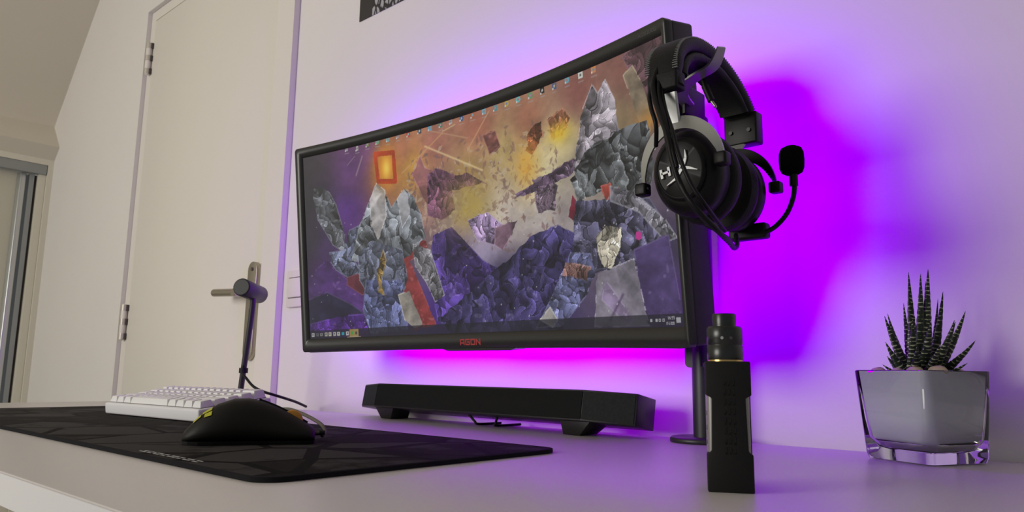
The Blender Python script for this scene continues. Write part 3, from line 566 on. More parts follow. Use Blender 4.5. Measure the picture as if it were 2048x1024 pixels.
def srgb2lin(c):
    c = np.asarray(c, float) / 255.; return np.where(c <= .04045, c / 12.92, ((c + .055) / 1.055) ** 2.4)
def paint(NU, NV):
    rs = np.random.RandomState(5)
    u = np.linspace(SU0, SU1, NU)[None, :].repeat(NV, 0); v = np.linspace(SV0, SV1, NV)[:, None].repeat(NU, 1)
    num = np.zeros((NV, NU, 3)); den = np.zeros((NV, NU))
    for cu, cv, col in CTRL:
        w = 1 / (((u - cu) ** 2 + (v - cv) ** 2) + .0004) ** 1.6
        num += w[..., None] * np.array(col, float); den += w
    img = num / den[..., None]
    def vnoise(sc, seed):
        r = np.random.RandomState(seed); g = r.rand(400, 400)
        x = (u - SU0) * sc; y = (v - SV0) * sc * 1.3; xi = x.astype(int); yi = y.astype(int); fx = x - xi; fy = y - yi
        fx = fx * fx * (3 - 2 * fx); fy = fy * fy * (3 - 2 * fy); xi %= 398; yi %= 398
        return (g[yi, xi] * (1 - fx) + g[yi, xi + 1] * fx) * (1 - fy) + (g[yi + 1, xi] * (1 - fx) + g[yi + 1, xi + 1] * fx) * fy
    fb = (vnoise(25, 1) + vnoise(60, 2) * .6 + vnoise(140, 3) * .4 + vnoise(330, 4) * .25) / 2.25
    img *= (.80 + .42 * fb)[..., None]
    def inside(poly):
        m = np.zeros_like(u, bool); n = len(poly)
        for i in range(n):
            x0, y0 = poly[i]; x1, y1 = poly[(i + 1) % n]
            if y0 == y1: continue
            c = ((y0 > v) != (y1 > v)) & (u < (x1 - x0) * (v - y0) / (y1 - y0) + x0); m ^= c
        return m
    def seg_d(a, b):
        ax, ay = a; bx, by = b; dx, dy = bx - ax, by - ay; t = np.clip(((u - ax) * dx + (v - ay) * dy) / (dx * dx + dy * dy), 0, 1)
        return np.hypot(u - ax - t * dx, v - ay - t * dy), t
    # drifting debris in the pale middle
    for k in range(620):
        cx, cy = rs.uniform(-.13, .19), rs.normal(.05, .045); s = rs.uniform(.0015, .008); a = rs.uniform(0, 6.3)
        if not -.05 < cy < .13: continue
        pl = [(cx + s * math.cos(a + q) * f, cy + s * math.sin(a + q) * f) for q, f in ((0, 1.3), (1.7, .5), (2.9, 1), (4.4, .45))]
        m = inside(pl); c = np.array((112, 84, 84) if rs.rand() < .6 else (176, 160, 140), float); img[m] = img[m] * .45 + c * .55
    warp = (vnoise(45, 21) - .5) * .022; warp2 = (vnoise(60, 22) - .5) * .018
    def rid(sc, seed, ang):
        r = np.random.RandomState(seed); g = r.rand(300, 300); ca_, sa_ = math.cos(ang), math.sin(ang)
        x = ((u + warp) * ca_ + (v + warp2) * sa_ + 1) * sc; y = (-(u + warp) * sa_ + (v + warp2) * ca_ + 1) * sc * .38
        xi = x.astype(int); yi = y.astype(int); fx = x - xi; fy = y - yi; fx = fx * fx * (3 - 2 * fx); fy = fy * fy * (3 - 2 * fy); xi %= 298; yi %= 298
        q = (g[yi, xi] * (1 - fx) + g[yi, xi + 1] * fx) * (1 - fy) + (g[yi + 1, xi] * (1 - fx) + g[yi + 1, xi + 1] * fx) * fy
        return 1 - np.abs(2 * q - 1)
    fine = (vnoise(95, 51) * .6 + vnoise(200, 52) * .4)
    RD = [rid(90, 31, .5), rid(110, 32, -.7), rid(80, 33, 1.3)]
    for pi_, (poly, col, n, con) in enumerate(POLY):
        jit = (vnoise(120, 11 + pi_ % 3) - .5) * .007
        m = np.zeros_like(u, bool); nn_ = len(poly); uj, vj = u + jit * .6, v - jit * .5
        for i in range(nn_):
            x0, y0 = poly[i]; x1, y1 = poly[(i + 1) % nn_]
            if y0 == y1: continue
            m ^= ((y0 > vj) != (y1 > vj)) & (uj < (x1 - x0) * (vj - y0) / (y1 - y0) + x0)
        xs = [p[0] for p in poly]; ys = [p[1] for p in poly]
        n = max(3, int(n * .5)); sx, sy = rs.uniform(min(xs), max(xs), n), rs.uniform(min(ys), max(ys), n); sh = rs.uniform(-1, 1, n)
        idx = np.nonzero(m)
        if len(idx[0]) == 0: continue
        uu, vv = (u + warp)[idx], (v + warp2)[idx]
        d = np.hypot(uu[:, None] - sx[None], vv[:, None] - sy[None]); wgt = 1 / (d ** 4 + 1e-11); s = (wgt * sh[None]).sum(1) / wgt.sum(1)
        rdg = RD[pi_ % 3][idx]
        f = 1 + con * (s * .85 + (rdg - .55) * .7) + (fb[idx] - .5) * .75
        c = np.array(col, float)[None] * np.clip(f, .25, 2.2)[:, None]
        hi = np.clip((fine[idx] - .74) / .1, 0, 1) * (con > .28) * 26; c = c + hi[:, None]
        if con >= .35:      # finer chips of stone inside a large mass
            n2 = n * 7; fx_, fy_, sf = rs.uniform(min(xs), max(xs), n2), rs.uniform(min(ys), max(ys), n2), rs.uniform(-1, 1, n2)
            d = np.hypot(uu[:, None] - fx_[None], (vv[:, None] - fy_[None]) * .8); o = np.argpartition(d, 1, axis=1)[:, :2]; r_ = np.arange(len(uu))
            da, db = d[r_, o[:, 0]], d[r_, o[:, 1]]; lo = np.where(da < db, o[:, 0], o[:, 1]); gap = np.abs(da - db)
            tl_ = np.clip(((uu - fx_[lo]) * .7 + (vv - fy_[lo]) * .7) / .006, -1, 1)
            c = c * (1 + con * (.55 * sf[lo] + .40 * tl_))[:, None]
            c[gap < .0007] *= .62; up_e = (gap > .0007) & (gap < .0014) & (sf[lo] > .2); c[up_e] = c[up_e] * 1.2 + 12
        if max(col) - min(col) > 85 and con <= .3 and n < 8 and col[1] > 105:
            cu_, cv_ = sum(xs) / len(xs), sum(ys) / len(ys); su_ = max(xs) - min(xs); sv_ = max(ys) - min(ys)
            g = np.exp(-(((u - cu_) / su_) ** 2 + ((v - cv_) / sv_) ** 2) * 1.6) * np.clip(.4 + fb, 0, 1); img = img * (1 - g[..., None]) + np.array(col, float) * 1.12 * g[..., None]; continue
        img[idx] = c
        # rim light on the outline
        for i in range(len(poly)):
            dd, t = seg_d(poly[i], poly[(i + 1) % len(poly)]); k = (dd < .0009) & (fb > .48)
            img[k] = img[k] * .4 + (np.array(col, float) * 1.2 + 30) * .6
    # burning lantern-like frame of fire
    P = FIRE; cx = sum(p[0] for p in P) / 4; cy = sum(p[1] for p in P) / 4
    g = np.exp(-(((u - cx) / .022) ** 2 + ((v - cy) / .03) ** 2)); img = img * (1 - .8 * g[..., None]) + np.array((222, 140, 30.)) * (.8 * g[..., None])
    g = np.exp(-(((u - cx - .002) / .009) ** 2 + ((v - cy + .002) / .016) ** 2)); img = img * (1 - .8 * g[..., None]) + np.array((232, 205, 90.)) * (.8 * g[..., None])
    for i in range(4):
        dd, t = seg_d(P[i], P[(i + 1) % 4]); m = dd < .0042 + .002 * (fb - .5); img[m] = np.array((165, 58, 18.)) * (.7 + .6 * fb[m])[:, None]
    for a, b, col, w in LINES:
        dd, t = seg_d(a, b); al = np.exp(-(dd / w) ** 2) * .75; img = img * (1 - al[..., None]) + np.array(col, float) * al[..., None]
    dd = np.hypot(u - GEM[0], v - GEM[1]); m = dd < .0052; img[m] = (176, 52, 132)
    # light snow
    for k in range(80):
        cx, cy = rs.uniform(SU0, SU1), rs.uniform(SV0, .05); m = np.hypot(u - cx, v - cy) < rs.uniform(.0006, .0013); img[m] = img[m] * .3 + 130
    # ribs on the pale band
    # screen dimming from the oblique view, painted into the far left of the picture
    k = np.clip((u - SU0) / .035, 0, 1); img = img * (.62 + .38 * k)[..., None] + (1 - k)[..., None] * np.array((14, 15, 14.))
    # icons of the desktop
    for i, (cx, cy, col) in enumerate(ICONS):
        s = .0042; a = (np.abs(u - cx) < s) & (np.abs(v - cy) < s); rr = np.hypot(u - cx, v - cy)
        col = np.array(col, float)
        if i in (3, 4, 11, 12, 15, 16, 20): a = rr < s * 1.05
        if i in (0, 1, 5, 10): a = (np.abs(u - cx) < s * .62) & (np.abs(v - cy) < s * .9)
        img[a] = col
        inn = rr < s * .45; img[inn] = np.clip(255 - col, 40, 200) * .55 + 60
        sh_ = (np.abs(u - cx + s * .75) < s * .3) & (np.abs(v - cy + s * .75) < s * .3); img[sh_] = 190
        tx = (np.abs(u - cx) < s * 1.25) & (np.abs(v - cy + s * 1.95) < .0007); img[tx] = img[tx] * .5 + 75
    # task bar
    tb = v < SV0 + .0150; img[tb] = img[tb] * .28 + np.array((30, 30, 38.)) * .72
    def dot(cx, cy, a, b, c): m = (np.abs(u - cx) < a) & (np.abs(v - cy) < b); img[m] = c
    cc = [(150, 150, 150), (90, 90, 95), (120, 120, 120), (140, 140, 130), (165, 160, 145), (150, 150, 145), (160, 160, 155), (40, 135, 150), (165, 160, 165), (140, 115, 70), (140, 120, 80)]
    for (cx, cy), c in zip(TASK, cc):
        w = .0028 if c[0] < 130 and c[2] != 70 else .0034
        if c[2] in (70, 80): w = .0058
        dot(cx, SV0 + .0072, w, w * .95 if w < .005 else .0066, c)
        if c[2] not in (70, 80) and c[0] != 40: dot(cx, SV0 + .0072, .0012, .0012, (60, 58, 62))
    dot(TASK[9][0], SV0 + .0072, .003, .003, (60, 140, 60)); dot(TASK[10][0], SV0 + .0072, .0022, .0025, (60, 60, 50)); dot(TASK[9][0] + .004, SV0 + .0011, .016, .0005, (150, 140, 120))
    for i, (cx, cy) in enumerate(TRAY):
        if i == 4: continue
        dot(cx, SV0 + .0078, .0018 if i < 5 else .0030, .0018 if i < 5 else .0028, (150, 150, 155))
        if i in (2, 3): dot(cx, SV0 + .0078, .0009, .0009, (40, 40, 46))
    return np.clip(img, 0, 255)
NU, NV = 900, 390
img = srgb2lin(paint(NU, NV))
us = np.linspace(SU0, SU1, NU); vs_ = np.linspace(SV0, SV1, NV)
R_ = MP['R'] + .005; aa = us[None, :].repeat(NV, 0) / MP['R']
X = R_ * np.sin(aa); Y = R_ * np.cos(aa) - MP['R']; Z = vs_[:, None].repeat(NU, 1)
Pm = np.stack([X, Y, Z], -1).reshape(-1, 3) @ np.array(MR.to_3x3()).T + np.array(MR.translation)
ii = np.arange(NU * NV).reshape(NV, NU)
F = np.stack([ii[:-1, :-1], ii[:-1, 1:], ii[1:, 1:], ii[1:, :-1]], -1).reshape(-1, 4)
me = bpy.data.meshes.new('screen'); me.vertices.add(NU * NV); me.vertices.foreach_set('co', Pm.astype(np.float32).ravel())
me.loops.add(F.size); me.loops.foreach_set('vertex_index', F.astype(np.int32).ravel()); me.polygons.add(len(F))
me.polygons.foreach_set('loop_start', np.arange(0, F.size, 4, dtype=np.int32)); me.update()
ca = me.color_attributes.new('picture', 'FLOAT_COLOR', 'POINT')
ca.data.foreach_set('color', np.concatenate([img.reshape(-1, 3), np.ones((NU * NV, 1))], 1).astype(np.float32).ravel())
me.validate()
sm = bpy.data.materials.new('display_picture'); sm.use_nodes = True; nt = sm.node_tree; b = nt.nodes['Principled BSDF']
an = nt.nodes.new('ShaderNodeAttribute'); an.attribute_name = 'picture'
b.inputs['Base Color'].default_value = (.01, .01, .01, 1); b.inputs['Roughness'].default_value = .45; b.inputs['Specular IOR Level'].default_value = .25
nt.links.new(an.outputs['Color'], b.inputs['Emission Color']); b.inputs['Emission Strength'].default_value = .88
scr = link('screen', me, sm, mon); scr.matrix_parent_inverse = Matrix.Translation(-Vector(mon.location))
for p in me.polygons[:1]: pass
tx = mat('screen_text', (.02, .02, .02), .5, emit=(.32, .32, .34), es=1)
def mT(u, v, d):
    o = mp(u, v, d); x = (mp(u + .01, v, d) - mp(u - .01, v, d)).normalized(); y = (mp(u, v + .01, d) - mp(u, v - .01, d)).normalized()
    return basis(o, x, y, x.cross(y))
text('clock_time', '16:55', .0052, mT(.3552, SV0 + .0085, .0047), tx, scr, .00005)
text('clock_date', '17-5-2020', .0050, mT(.3526, SV0 + .0025, .0047), tx, scr, .00005, .62)
# AGON lettering in blocky strokes on the lower bezel
def strokes(name, glyphs, u0, v0, w, h, gap, t, m, parent, d=-.0003):
    bm = bmesh.new()
    for gi, gl in enumerate(glyphs):
        for (x0, y0), (x1, y1) in gl:
            a = Vector((u0 + gi * (w + gap) + x0 * w, v0 + y0 * h)); b = Vector((u0 + gi * (w + gap) + x1 * w, v0 + y1 * h))
            dd = (b - a).normalized(); n = Vector((-dd.y, dd.x)) * t / 2; a -= dd * t / 2; b += dd * t / 2
            q = [a + n, a - n, b - n, b + n]
            loft(bm, [[mp(p.x, p.y, .0005) for p in q], [mp(p.x, p.y, d) for p in q]])
    return fin(name, bm, m, parent)
gA = [((0, 0), (0, .9)), ((0, 1), (1, 1)), ((1, .9), (1, 0)), ((0, .32), (1, .32))]
gG = [((1, 1), (0, 1)), ((0, 1), (0, 0)), ((0, 0), (1, 0)), ((1, 0), (1, .5)), ((1, .5), (.5, .5))]
gO = [((0, 0), (0, 1)), ((0, 1), (1, 1)), ((1, 1), (1, 0)), ((1, 0), (0, 0))]
gN = [((0, 0), (0, 1)), ((0, 1), (1, 0)), ((1, 0), (1, 1))]
strokes('brand_lettering', [gA, gG, gO, gN], -.0255, -.1775, .0078, .0072, .0034, .0019, M['red_logo'], mon)
text('model_lettering', 'AG352UCG', .0062, mT(.3475, .1718, -.0002), M['faint'], mon, .0001, .92)

# led strip on the back of the monitor and the light it gives
for nm, (u0, v0, u1, v1) in {'a': (-.30, -.135, .30, -.135), 'b': (.345, -.125, .345, .125), 'c': (.30, .135, -.30, .135), 'd': (-.345, .125, -.345, -.125)}.items():
    bm = bmesh.new(); n = 16; w = .005
    rr = []
    for k in range(n + 1):
        u = u0 + (u1 - u0) * k / n; v = v0 + (v1 - v0) * k / n
        du, dv = (0, w) if v0 == v1 else (w, 0)
        rr.append([mp(u - du, v - dv, .0462), mp(u + du, v + dv, .0462), mp(u + du, v + dv, .0485), mp(u - du, v - dv, .0485)])
    loft(bm, rr); fin('led_strip', bm, M['led_strip'], mon)
# a blue-violet diode is more saturated than sRGB can hold: its linear green is a little below zero
def led(name, uu, vv, out, sx, sy, power, color):
    o = area(name, mp(uu, vv, .053), mp(uu + out[0], vv + out[1], .053 + out[2]), sx, sy, power, (1, 1, 1))
    l = o.data; l.use_nodes = True; nt = l.node_tree; c = nt.nodes.new('ShaderNodeCombineXYZ')
    for i_ in range(3): c.inputs[i_].default_value = color[i_]
    nt.links.new(c.outputs[0], nt.nodes['Emission'].inputs['Color']); return o
led('led_light_bottom', 0, -.140, (0, -.02, .06), .60, .012, 1.4, (.36, -.05, 1.0))
led('led_light_right', .360, 0, (.020, 0, .06), .012, .26, 1.05, (.17, -.17, 1.0))
led('led_light_top', 0, .140, (0, .02, .06), .60, .012, 1.9, (.24, -.02, 1.0))
led('led_light_left', -.345, 0, (-.02, 0, .06), .012, .26, .9, (.28, -.02, 1.0))

# ------------------------------------------------------------------ pole behind the monitor, with its arm
PX, PY = -.438, .840
po = empty('monitor_stand', 'black monitor pole with a round foot standing by the wall behind the monitor', 'monitor stand', loc=(PX, PY, DT))
lathe('base_plate', [(0, 0), (.041, 0), (.042, .001), (.042, .0045), (.040, .0062), (0, .0062)], M['pole'], po, Matrix.Translation((PX, PY, DT)), 48)
ptop = at(1400, 236, PY).z
lathe('pole', [(0, .006), (.0140, .006), (.0140, ptop - DT - .002), (.0125, ptop - DT), (0, ptop - DT)], M['pole'], po, Matrix.Translation((PX, PY, DT)), 40)
lathe('collar', [(0, -.012), (.0165, -.012), (.0172, -.010), (.0172, .010), (.0165, .012), (0, .012)], M['pole'], po, Matrix.Translation((PX, PY, 1.03)), 40)
tube('arm', [(PX, PY, 1.03), (PX - .12, PY + .004, 1.035), (-.70, .852, 1.045)], .010, M['pole'], po, n=6, k=16)
bm = bmesh.new(); loft(bm, [[mp(u, v, .0745) for u, v in rrect(.05, .05, .006, 3)], [mp(u, v, .0775) for u, v in rrect(.05, .05, .006, 3)]]); fin('mount_plate', bm, M['pole'], po, smooth=False)
bb = at(1377, 712, PY - .012)
bm = bmesh.new(); T = Matrix.Translation((PX - .012, PY - .006, bb.z)); loft(bm, [[T @ Vector((x, -.005, y)) for x, y in rrect(.007, .014, .006, 5)], [T @ Vector((x, .006, y)) for x, y in rrect(.007, .014, .006, 5)]]); fin('cable_holder', bm, M['pole'], po, smooth=True)
tube('pole_cable', [(PX + .004, PY - .016, 1.10), (PX + .006, PY - .0175, 1.03), (PX + .010, PY - .017, .97), (PX + .016, PY - .018, .945), (PX + .012, PY - .018, .915), (PX + .003, PY - .0165, .90), (PX + .006, PY - .0165, .84)], .0016, M['cable'], po, n=8, k=8)

# ------------------------------------------------------------------ headset hanger and headset
hgx = mp(HW, .13, .02)
hang = empty('headset_hanger', 'thin dark metal hook holding the headset at the right side of the monitor', 'headset hanger', loc=(hgx.x, hgx.y, hgx.z))
hp = [Vector((-.3745, .70, 1.120)), Vector((-.368, .675, 1.1215)), Vector((-.354, .655, 1.1235)), Vector((-.335, .646, 1.1255)), Vector((-.314, .640, 1.129)), Vector((-.298, .633, 1.147))]
tp = at(1443, 94, .632); hp[-1] = tp
bm = bmesh.new()
sweep(bm, catmull(hp, 6), lambda i, N: [(-.0012, -.0065 * (1 - .45 * max(0, (i / N - .75)) * 4)), (.0012, -.0065 * (1 - .45 * max(0, (i / N - .75)) * 4)), (.0012, .0065 * (1 - .45 * max(0, (i / N - .75)) * 4)), (-.0012, .0065 * (1 - .45 * max(0, (i / N - .75)) * 4))])
fin('hook_tongue', bm, M['head_alu'], hang, smooth=False)
bm = bmesh.new(); bbox(bm, (-.3770, .690, 1.108), (-.3725, .735, 1.142)); fin('hook_plate', bm, M['head_blk'], hang, bevel=.001)

hs = empty('headset', 'black over-ear gaming headset with a microphone hanging at the right of the monitor', 'headset', loc=(-.33, .65, 1.02))
YC = .6445; X0 = -.337; ZT = 1.156
TL = math.tan(math.radians(11))
def H(e, f, z): return Vector((X0 + f + (ZT - z) * TL, YC + e, z))
# arch
zc, ra, rb2 = 1.086, .0795, .0625
arch = [H(ra * math.sin(t), 0, zc + rb2 * math.cos(t)) for t in [math.radians(a) for a in range(-91, 92, 7)]]
FX = Vector((1, 0, 0))
def hb_sec(i, N):
    s = i / (N - 1); k = 1.0 if .10 < s < .9 else .92
    th = .0078 * k; w = .0172 * k
    return rrect(th, w, min(th, w) * .8, 3)
bm = bmesh.new(); sweep(bm, arch, hb_sec, fixed=FX); fin('headband', bm, M['leather'], hs, smooth=True)
# stitched seams on both edges
for sgn in (-1, 1):
    bm = bmesh.new()
    for k in range(70):
        t = math.radians(-78 + 156 * k / 69); 
        c = H((ra + .0066) * math.sin(t), sgn * .0142, zc + (rb2 + .0066) * math.cos(t)); 
        nr = Vector((0, math.sin(t) / ra, math.cos(t) / rb2)).normalized(); tg = Vector((0, nr.z, -nr.y))
        T = basis(c, FX, tg, nr); bbox(bm, (-.0026, -.00045, -.0006), (.0026, .00045, .0007), T)
    fin('stitching', bm, M['stitch'], hs)
# inner cushion
bm = bmesh.new()
cush = [H((ra - .0125) * math.sin(t), 0, zc + (rb2 - .0125) * math.cos(t)) for t in [math.radians(a) for a in range(-74, 75, 7)]]
sweep(bm, cush, lambda i, N: rrect(.0050 * (1 - .12 * (i % 5 == 0)), .0152, .0045, 3), fixed=FX); fin('cushion', bm, M['leather'], hs, smooth=True)
CR = .0345
CUPS = {-1: Vector((-.3146, .587, 1.0090)), 1: Vector((-.3253, .695, 1.0130))}
for s in (-1, 1):
    # clamp at the band's end
    c = H(s * .0790, 0, 1.087 if s > 0 else 1.090); k_ = 1 if s > 0 else .5; w_ = .0180 if s > 0 else .0150; bm = bmesh.new(); bbox(bm, (c.x - w_, c.y - .0085, c.z - .018 * k_), (c.x + w_, c.y + .0085, c.z + .016 * k_)); cl = fin('band_clamp' if s > 0 else 'band_end', bm, M['head_blk'] if s > 0 else M['leather'], hs, bevel=.002)
    for q in ((-1, 1) if s > 0 else ()): lathe('screw', [(0, 0), (.0021, 0), (.0021, .0006), (0, .0006)], M['blk_plastic'], cl, basis(Vector((c.x + q * .010, c.y - .0098, c.z - .004)), (1, 0, 0), (0, 0, 1), (0, -1, 0)), 12)
    cup = CUPS[s]; cc = cup + Vector((0, s * .0155, .004))
    dn = Vector((TL, 0, -1)).normalized(); fw = Vector((1, 0, TL)).normalized()
    a, b = H(s * .0790, 0, 1.080), cc - dn * (CR * 1.12 + .002)
    bm = bmesh.new(); sweep(bm, [a, b], lambda i, N: rrect(.0016, .0085, .0014, 2), fixed=FX); fin('slider', bm, M['head_alu'], hs)
    # fork around the cup
    rr = []; bm = bmesh.new()
    for k in range(41):
        t = math.radians(-14 + 208 * k / 40); o = fw * math.cos(t) - dn * math.sin(t) * 1.12
        wd = .0045 + .0070 * max(0, math.sin(t)) ** .6; Rf = CR + .0065
        rr.append([cc + o * (Rf - wd) + Vector((0, s * .0028, 0)), cc + o * (Rf - wd) + Vector((0, s * .0005, 0)), cc + o * Rf + Vector((0, -s * .0030, 0)), cc + o * Rf + Vector((0, -s * .0002, 0))])
    loft(bm, rr); fin('fork', bm, M['head_alu'] if s < 0 else M['head_blk'], hs, smooth=True)
    for q in (-1, 1):
        c = cc + fw * (q * (CR + .0055)) + Vector((0, 0, -.009)); bm = bmesh.new(); bbox(bm, (c.x - .0058, c.y - .0058, c.z - .0058), (c.x + .0058, c.y + .0058, c.z + .0058)); fin('pivot', bm, M['head_blk'], hs, bevel=.002)
    # cup and pad: axis along the ear line
    cx = cup; T = basis(cx, fw, -dn, Vector((0, s, 0)))
    sxk, syk = .97, 1.16
    lathe('ear_cup', [(0, -.014), (CR - .003, -.014), (CR, -.011), (CR, .004), (CR - .003, .010), (CR - .009, .0145), (0, .0155)], M['head_blk'], hs, T, 48, sx=sxk, sy=syk)
    T2 = basis(cx + Vector((0, -s * .0145, 0)), fw, -dn, Vector((0, -s, 0)))
    lathe('ear_pad', [(0, 0), (CR * .98, 0), (CR * 1.08, .004), (CR * 1.10, .010), (CR * 1.04, .017), (CR * .82, .0195), (CR * .62, .017), (CR * .56, .010), (0, .008)], M['leather'], hs, T2, 48, sx=sxk, sy=syk)
    T3 = basis(cx + Vector((0, s * .0145, 0)), fw, -dn, Vector((0, s, 0)))
    dsc = lathe('cup_plate', [(0, 0), (.0240, 0), (.0252, .002), (.0240, .0040), (.0225, .0043), (.0218, .0036), (0, .0058)], M['head_blk'], hs, T3, 48, sx=sxk, sy=syk)
    if s < 0:
        # emblem: H and a swooping X
        fy = cx.y + s * .0200
        def gp(a, b): p = cx + fw * a - dn * b; return Vector((p.x, fy - .0010, p.z))
        bm = bmesh.new()
        def stroke(a, b, w0, w1):
            A_, B_ = Vector(a) * .86, Vector(b) * .86; d_ = (B_ - A_).normalized(); n_ = Vector((-d_.y, d_.x))
            q = [A_ + n_ * w0, A_ - n_ * w0, B_ - n_ * w1, B_ + n_ * w1]
            prism(bm, [gp(*p) for p in q], (0, .0030, 0))
        stroke((-.0195, -.0045), (-.0195, .0055), .0012, .0012); stroke((-.0105, -.0045), (-.0105, .0055), .0012, .0012); stroke((-.0195, .0005), (-.0105, .0005), .0010, .0010)
        stroke((-.016, -.0135), (-.004, -.0095), .0002, .0012); stroke((-.004, -.0095), (.006, .0005), .0012, .0017); stroke((.006, .0005), (.0105, .008), .0017, .0012); stroke((.0105, .008), (.0115, .0165), .0012, .0002)
        stroke((-.003, .0065), (.004, -.0005), .0008, .0015); stroke((.004, -.0005), (.012, -.004), .0015, .0012); stroke((.012, -.004), (.0205, -.009), .0012, .0002)
        fin('emblem', bm, M['logo_grey'], hs)
# mouth microphone on the cup by the wall
mb = at(1506, 466, .712)
bm = bmesh.new(); T = Matrix.Translation(mb); bbox(bm, (-.024, -.007, -.007), (.016, .007, .009), T); fin('boom_mount', bm, M['head_blk'], hs, bevel=.003)
bpts = [at(1515, 467, .710), at(1530, 465, .708), at(1552, 452, .705), at(1573, 428, .703), at(1585, 400, .702), at(1589, 375, .701), at(1587, 345, .70), at(1585, 330, .70)]
tube('boom', bpts, .0024, M['head_blk'], hs, n=8, k=12)
tube('boom_collar', [at(1588, 372, .701), at(1586.5, 345, .70)], .0040, M['head_blk'], hs, n=2, k=12)
mc = at(1583, 320, .70)
lathe('microphone_foam', [(0, -.0150), (.006, -.0148), (.0098, -.0125), (.0115, -.008), (.0119, 0), (.0115, .007), (.0095, .0115), (.005, .0138), (0, .0142)], M['foam'], hs, Matrix.Translation(mc), 32)
# cord wound over the band, over the near cup and round below
def cord(pts, r=.0020): tube('cord', [at(*p) for p in pts], r, M['cable'], hs, n=10, k=10)
cord([(1400, 92, .628), (1365, 92, .605), (1335, 108, .580), (1314, 140, .562), (1306, 180, .552), (1318, 225, .542), (1334, 270, .534), (1345, 320, .531), (1362, 372, .531), (1395, 420, .536), (1436, 462, .560), (1460, 486, .60), (1468, 496, .63), (1474, 490, .65), (1472, 470, .67)], .0023)
cord([(1395, 96, .632), (1350, 98, .600), (1322, 122, .574), (1308, 160, .558), (1312, 205, .546), (1328, 250, .537), (1338, 300, .533), (1352, 345, .531), (1378, 400, .533), (1410, 440, .548), (1445, 470, .58), (1462, 482, .62)], .0021)
cord([(1405, 90, .640), (1352, 102, .606), (1318, 140, .572), (1300, 185, .556), (1302, 215, .548), (1312, 250, .545), (1312, 292, .560)], .0020)
cord([(1385, 94, .622), (1345, 106, .596), (1322, 145, .566), (1318, 190, .552), (1330, 240, .540), (1342, 290, .533), (1354, 335, .531)], .0020)
cord([(1340, 135, .574), (1325, 175, .560), (1330, 215, .549), (1345, 262, .538), (1358, 310, .533), (1382, 368, .533), (1412, 412, .545), (1450, 462, .60)], .0018)
# audio plug hanging from the band
j = [at(1396, 128, .655), at(1402, 150, .655), at(1410, 172, .655), at(1420, 196, .655), at(1423, 202, .655), at(1433, 216, .655)]
tube('plug_cord', [j[0] + Vector((0, .004, .006)), j[0], j[1]], .0016, M['cable'], hs, n=6, k=10)
def cone(name, a, b, r0, r1, m):
    d_ = (b - a).normalized(); x_ = d_.cross(Vector((0, 1, 0))).normalized(); L2 = (b - a).length
    return lathe(name, [(0, 0), (r0, 0), (r1, L2), (0, L2)], m, hs, basis(a, x_, d_.cross(x_), d_), 16)
cone('plug_sleeve', j[1], j[2], .0019, .0024, M['head_blk']); cone('plug_body', j[2], j[4], .0037, .0036, M['head_blk'])
dj = (j[5] - j[4]) / 6
for k in range(6): cone('plug_tip', j[4] + dj * k, j[4] + dj * (k + .78), .0016, .0016 if k < 5 else .0006, M['steel'])

# ------------------------------------------------------------------ vaporiser
VT = Matrix.Translation((-.237, .4898, DT)) @ Matrix.Rotation(.5131, 4, 'Z')
va = empty('vaporiser', 'black box vaporiser with a round tank standing upright at the front of the desk', 'vaporiser', loc=(-.237, .4898, DT))
VW, VH, VD = .0307, .0889, .046
bm = bmesh.new(); bbox(bm, (-VW / 2 + .0012, .0010, 0.0008), (VW / 2 - .0012, VD, VH - .002), VT); fin('metal_body', bm, M['vape_metal'], va, bevel=.003)
n0, n1, nd = .0275, .0635, .0040
ol = [(-VW / 2, 0), (VW / 2, 0), (VW / 2, n0 - .002), (VW / 2 - nd + .001, n0), (VW / 2 - nd, n1), (VW / 2, n1 + .002), (VW / 2, VH), (-VW / 2, VH), (-VW / 2, n1 + .002), (-VW / 2 + nd, n1), (-VW / 2 + nd - .001, n0), (-VW / 2, n0 - .002)]
bm = bmesh.new(); prism(bm, [VT @ Vector((x, 0, z)) for x, z in ol], VT.to_3x3() @ Vector((0, .012, 0))); fin('rubber_sleeve', bm, M['vape'], va, bevel=.0009, seg=2)
bm = bmesh.new(); bbox(bm, (-VW / 2, .001, VH - .004), (VW / 2, VD + .001, VH), VT); fin('top_cover', bm, M['vape'], va, bevel=.0015)
bm = bmesh.new(); bbox(bm, (VW / 2 - .0008, .0115, 0), (VW / 2 + .0001, VD, VH - .003), VT); fin('side_sleeve', bm, M['vape'], va)
for k in range(3):
    bm = bmesh.new(); bbox(bm, (-VW / 2 + .0006, .013 + 0, .031 + k * .010), (-VW / 2 + .0018, .017, .034 + k * .010), VT); fin('side_button', bm, M['screw'], va, bevel=.0005)
bm = bmesh.new()
for k in range(8):
    z = .072 - k * .0066
    for q in range(3): 
        x = -.0030 + q * .0030; bbox(bm, (x, -.0003, z), (x + .0011, .0006, z + (.0046 if (k + q) % 3 else .003)), VT)
    bbox(bm, (-.0030, -.0003, z), (.0040, .0006, z + .0010), VT)
fin('embossed_letters', bm, M['vape'], va)
TC = VT @ Vector((-.0005, .0150, VH)); T = Matrix.Translation(TC)
lathe('brass_ring', [(0, -.0005), (.0122, -.0005), (.0122, .0014), (0, .0014)], M['gold'], va, T, 40)
lathe('tank', [(0, .0012), (.0122, .0012), (.0125, .0020), (.0125, .0110), (.0121, .0114), (.0121, .0120), (.0125, .0124), (.0125, .0232), (.0112, .0250), (0, .0250)], M['tank'], va, T, 48)
lathe('drip_tip', [(0, .0248), (.0082, .0248), (.0082, .0265), (.0084, .0330), (.0078, .0342), (.0052, .0342), (.0050, .030), (0, .030)], M['tank'], va, T, 40)
